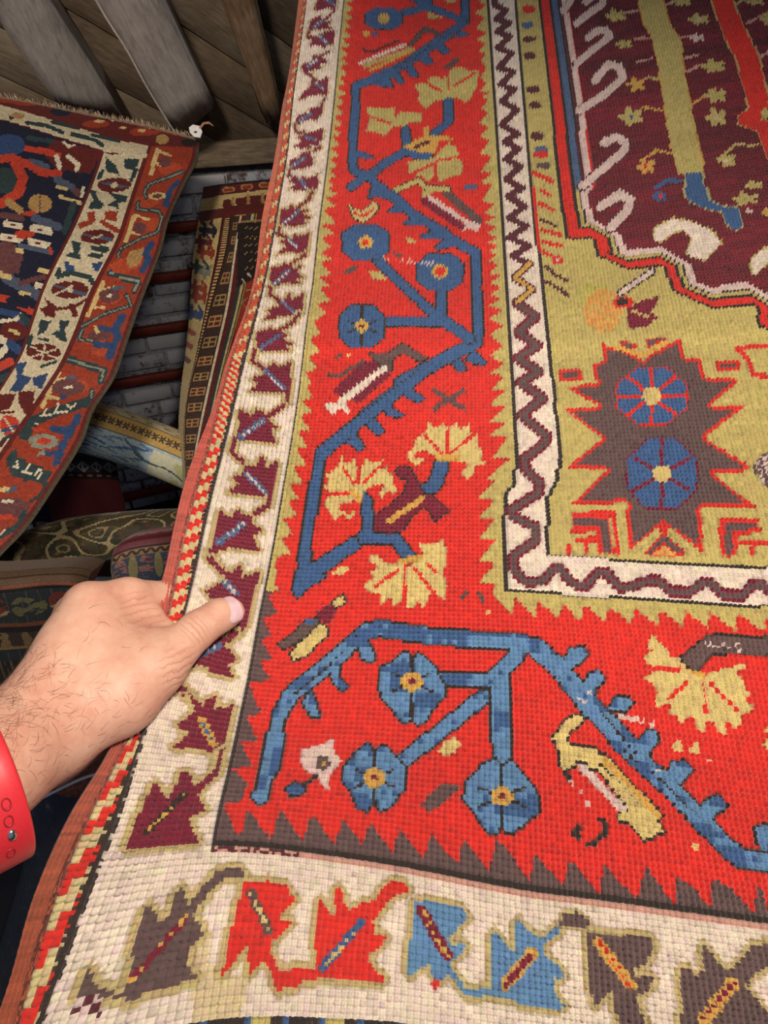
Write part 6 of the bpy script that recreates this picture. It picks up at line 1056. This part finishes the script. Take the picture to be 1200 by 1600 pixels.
nl = link('thumbnail', mesh('thumbnail', V, Fq), person, [t.m]); nl.location = off; tag(nl, 'pale pink thumbnail')
# forearm hair
hr = np.random.default_rng(7); hn = np.zeros_like(HV); me = hand.data; nn = np.empty(len(HV) * 3, np.float32); me.vertices.foreach_get('normal', nn); nn = nn.reshape(-1, 3)
wr0, wr1 = np.array(HD['caps'][2][0]), np.array(HD['caps'][5][1]); dw = wr1 - wr0; tpar = ((HV - wr0) @ dw) / (dw @ dw)
facing = (nn @ -fwd) > .05; pw = np.where(facing & (tpar > -.5), np.clip(1.0 - np.abs(tpar - .08) * 1.7, .035, 1), 0) * np.clip(.45 + (nn @ np.array([-.5, .45, .5])), .12, 1.4); pw *= (tpar < .92)
pick = hr.choice(len(HV), 900, p=pw / pw.sum(), replace=False); V = []; Fq = []
for i in pick:
    p = HV[i].copy(); n0 = nn[i]; d = dw / np.linalg.norm(dw); d = d - n0 * (d @ n0); d /= np.linalg.norm(d); sde = np.cross(n0, d); ang = hr.normal(-.5, .75); d = d * math.cos(ang) + sde * math.sin(ang); curl = hr.normal(0, .55); L = hr.uniform(.004, .012); w = hr.uniform(.00004, .00009); lift = hr.uniform(.15, .5)
    prev = None
    for s in range(7):
        ww = w * (1 - s / 7.5); o = len(V); sd2 = np.cross(n0, d)
        V += [p + sd2 * ww, p - sd2 * ww * .5 + n0 * ww, p - sd2 * ww * .5 - n0 * ww]
        if prev is not None:
            for k in range(3): Fq.append([prev + k, prev + (k + 1) % 3, o + (k + 1) % 3, o + k])
        prev = o; lift *= .72; p = p + d * (L / 6) + n0 * (lift * L / 6); cc_, ss_ = math.cos(curl * .3), math.sin(curl * .3); d = d * cc_ + np.cross(n0, d) * ss_
ha = link('arm_hair', mesh('arm_hair', V, Fq), person, [plain('brown_hair', (74, 46, 34), .5, 50, .1)]); ha.location = off; tag(ha, 'fine dark arm hair', kind='stuff')

# ------------------------------------------------------------------ watch strap
ax_ = np.array(HD['ringaxis']); e1 = np.cross(ax_, [0, 0, 1]); e1 /= np.linalg.norm(e1); e2 = np.cross(ax_, e1); rc_ = np.array(HD['ring']); R0 = .0418
prf = [(0.0000, .0012), (.0006, .0021), (.0016, .0025), (.006, .0026), (.012, .00265), (.018, .0026), (.0234, .0025), (.0244, .0021), (.025, .0012), (.0244, .0003), (.0234, 0), (.012, 0), (.0016, 0), (.0006, .0003)]
V = []; Fq = []; n = 128; m_ = len(prf)
for k in range(n):
    th = 2 * math.pi * k / n; rd = math.cos(th) * e1 + math.sin(th) * e2
    for w, h in prf: V.append(rc_ - ax_ * w + rd * (R0 + h))
for k in range(n):
    for q_ in range(m_): Fq.append([k * m_ + q_, k * m_ + (q_ + 1) % m_, ((k + 1) % n) * m_ + (q_ + 1) % m_, ((k + 1) % n) * m_ + q_])
t = NT('red_silicone'); t.set(Roughness=.42); nz_ = t.noise(900, 2, .5, t.pos()); r_ = t.ramp(nz_.outputs[0], [(.3, (216, 44, 54)), (.7, (224, 50, 60))]); t.l(r_.outputs[0], t.b.inputs['Base Color']); t.b.inputs['Subsurface Weight'].default_value = .05
strap = empty('watch_strap', tuple(rc_)); tag(strap, 'red rubber watch strap with punched holes and a metal pin round the wrist', 'watch strap')
so = -Vector(rc_); o = link('band', mesh('band', V, Fq), strap, [t.m]); o.location = so
hole_m = plain('strap_hole_shade', (150, 26, 34), .5, 50, .05); steel = NT('steel'); steel.set(Metallic=1.0, Roughness=.25); steel.b.inputs['Base Color'].default_value = (.62, .6, .58, 1)
for i, (th, w) in enumerate(HD['holes']):
    rd = math.cos(th) * e1 + math.sin(th) * e2; tg = np.cross(ax_, rd); c0 = rc_ - ax_ * w + rd * (R0 + .0026)
    V = []; Fq = []; n = 24; pin = i == 2
    rings = [(1.0, -.0004), (.98, .0003), (.86, .00045), (.72, .0001), (.6, -.0006)] if not pin else [(1.0, -.0003), (.95, .0005), (.7, .0012), (.35, .0015), (.05, .0016)]
    for s, h in rings:
        for k in range(n): a = 2 * math.pi * k / n; V.append(c0 + s * (.0033 * math.cos(a) * tg + .0023 * math.sin(a) * ax_) + rd * h)
    for q_ in range(len(rings) - 1):
        for k in range(n): Fq.append([q_ * n + k, q_ * n + (k + 1) % n, (q_ + 1) * n + (k + 1) % n, (q_ + 1) * n + k])
    b0 = (len(rings) - 1) * n
    for k in range(1, n // 2): Fq.append([b0 + k - 1, b0 + k, b0 + n - k - 1, b0 + (n - k) % n])
    o = link('pin' if pin else 'strap_hole', mesh('hole', V, Fq), strap, [steel.m if pin else hole_m]); o.location = so
    if pin: tag(o, 'shiny metal strap pin')
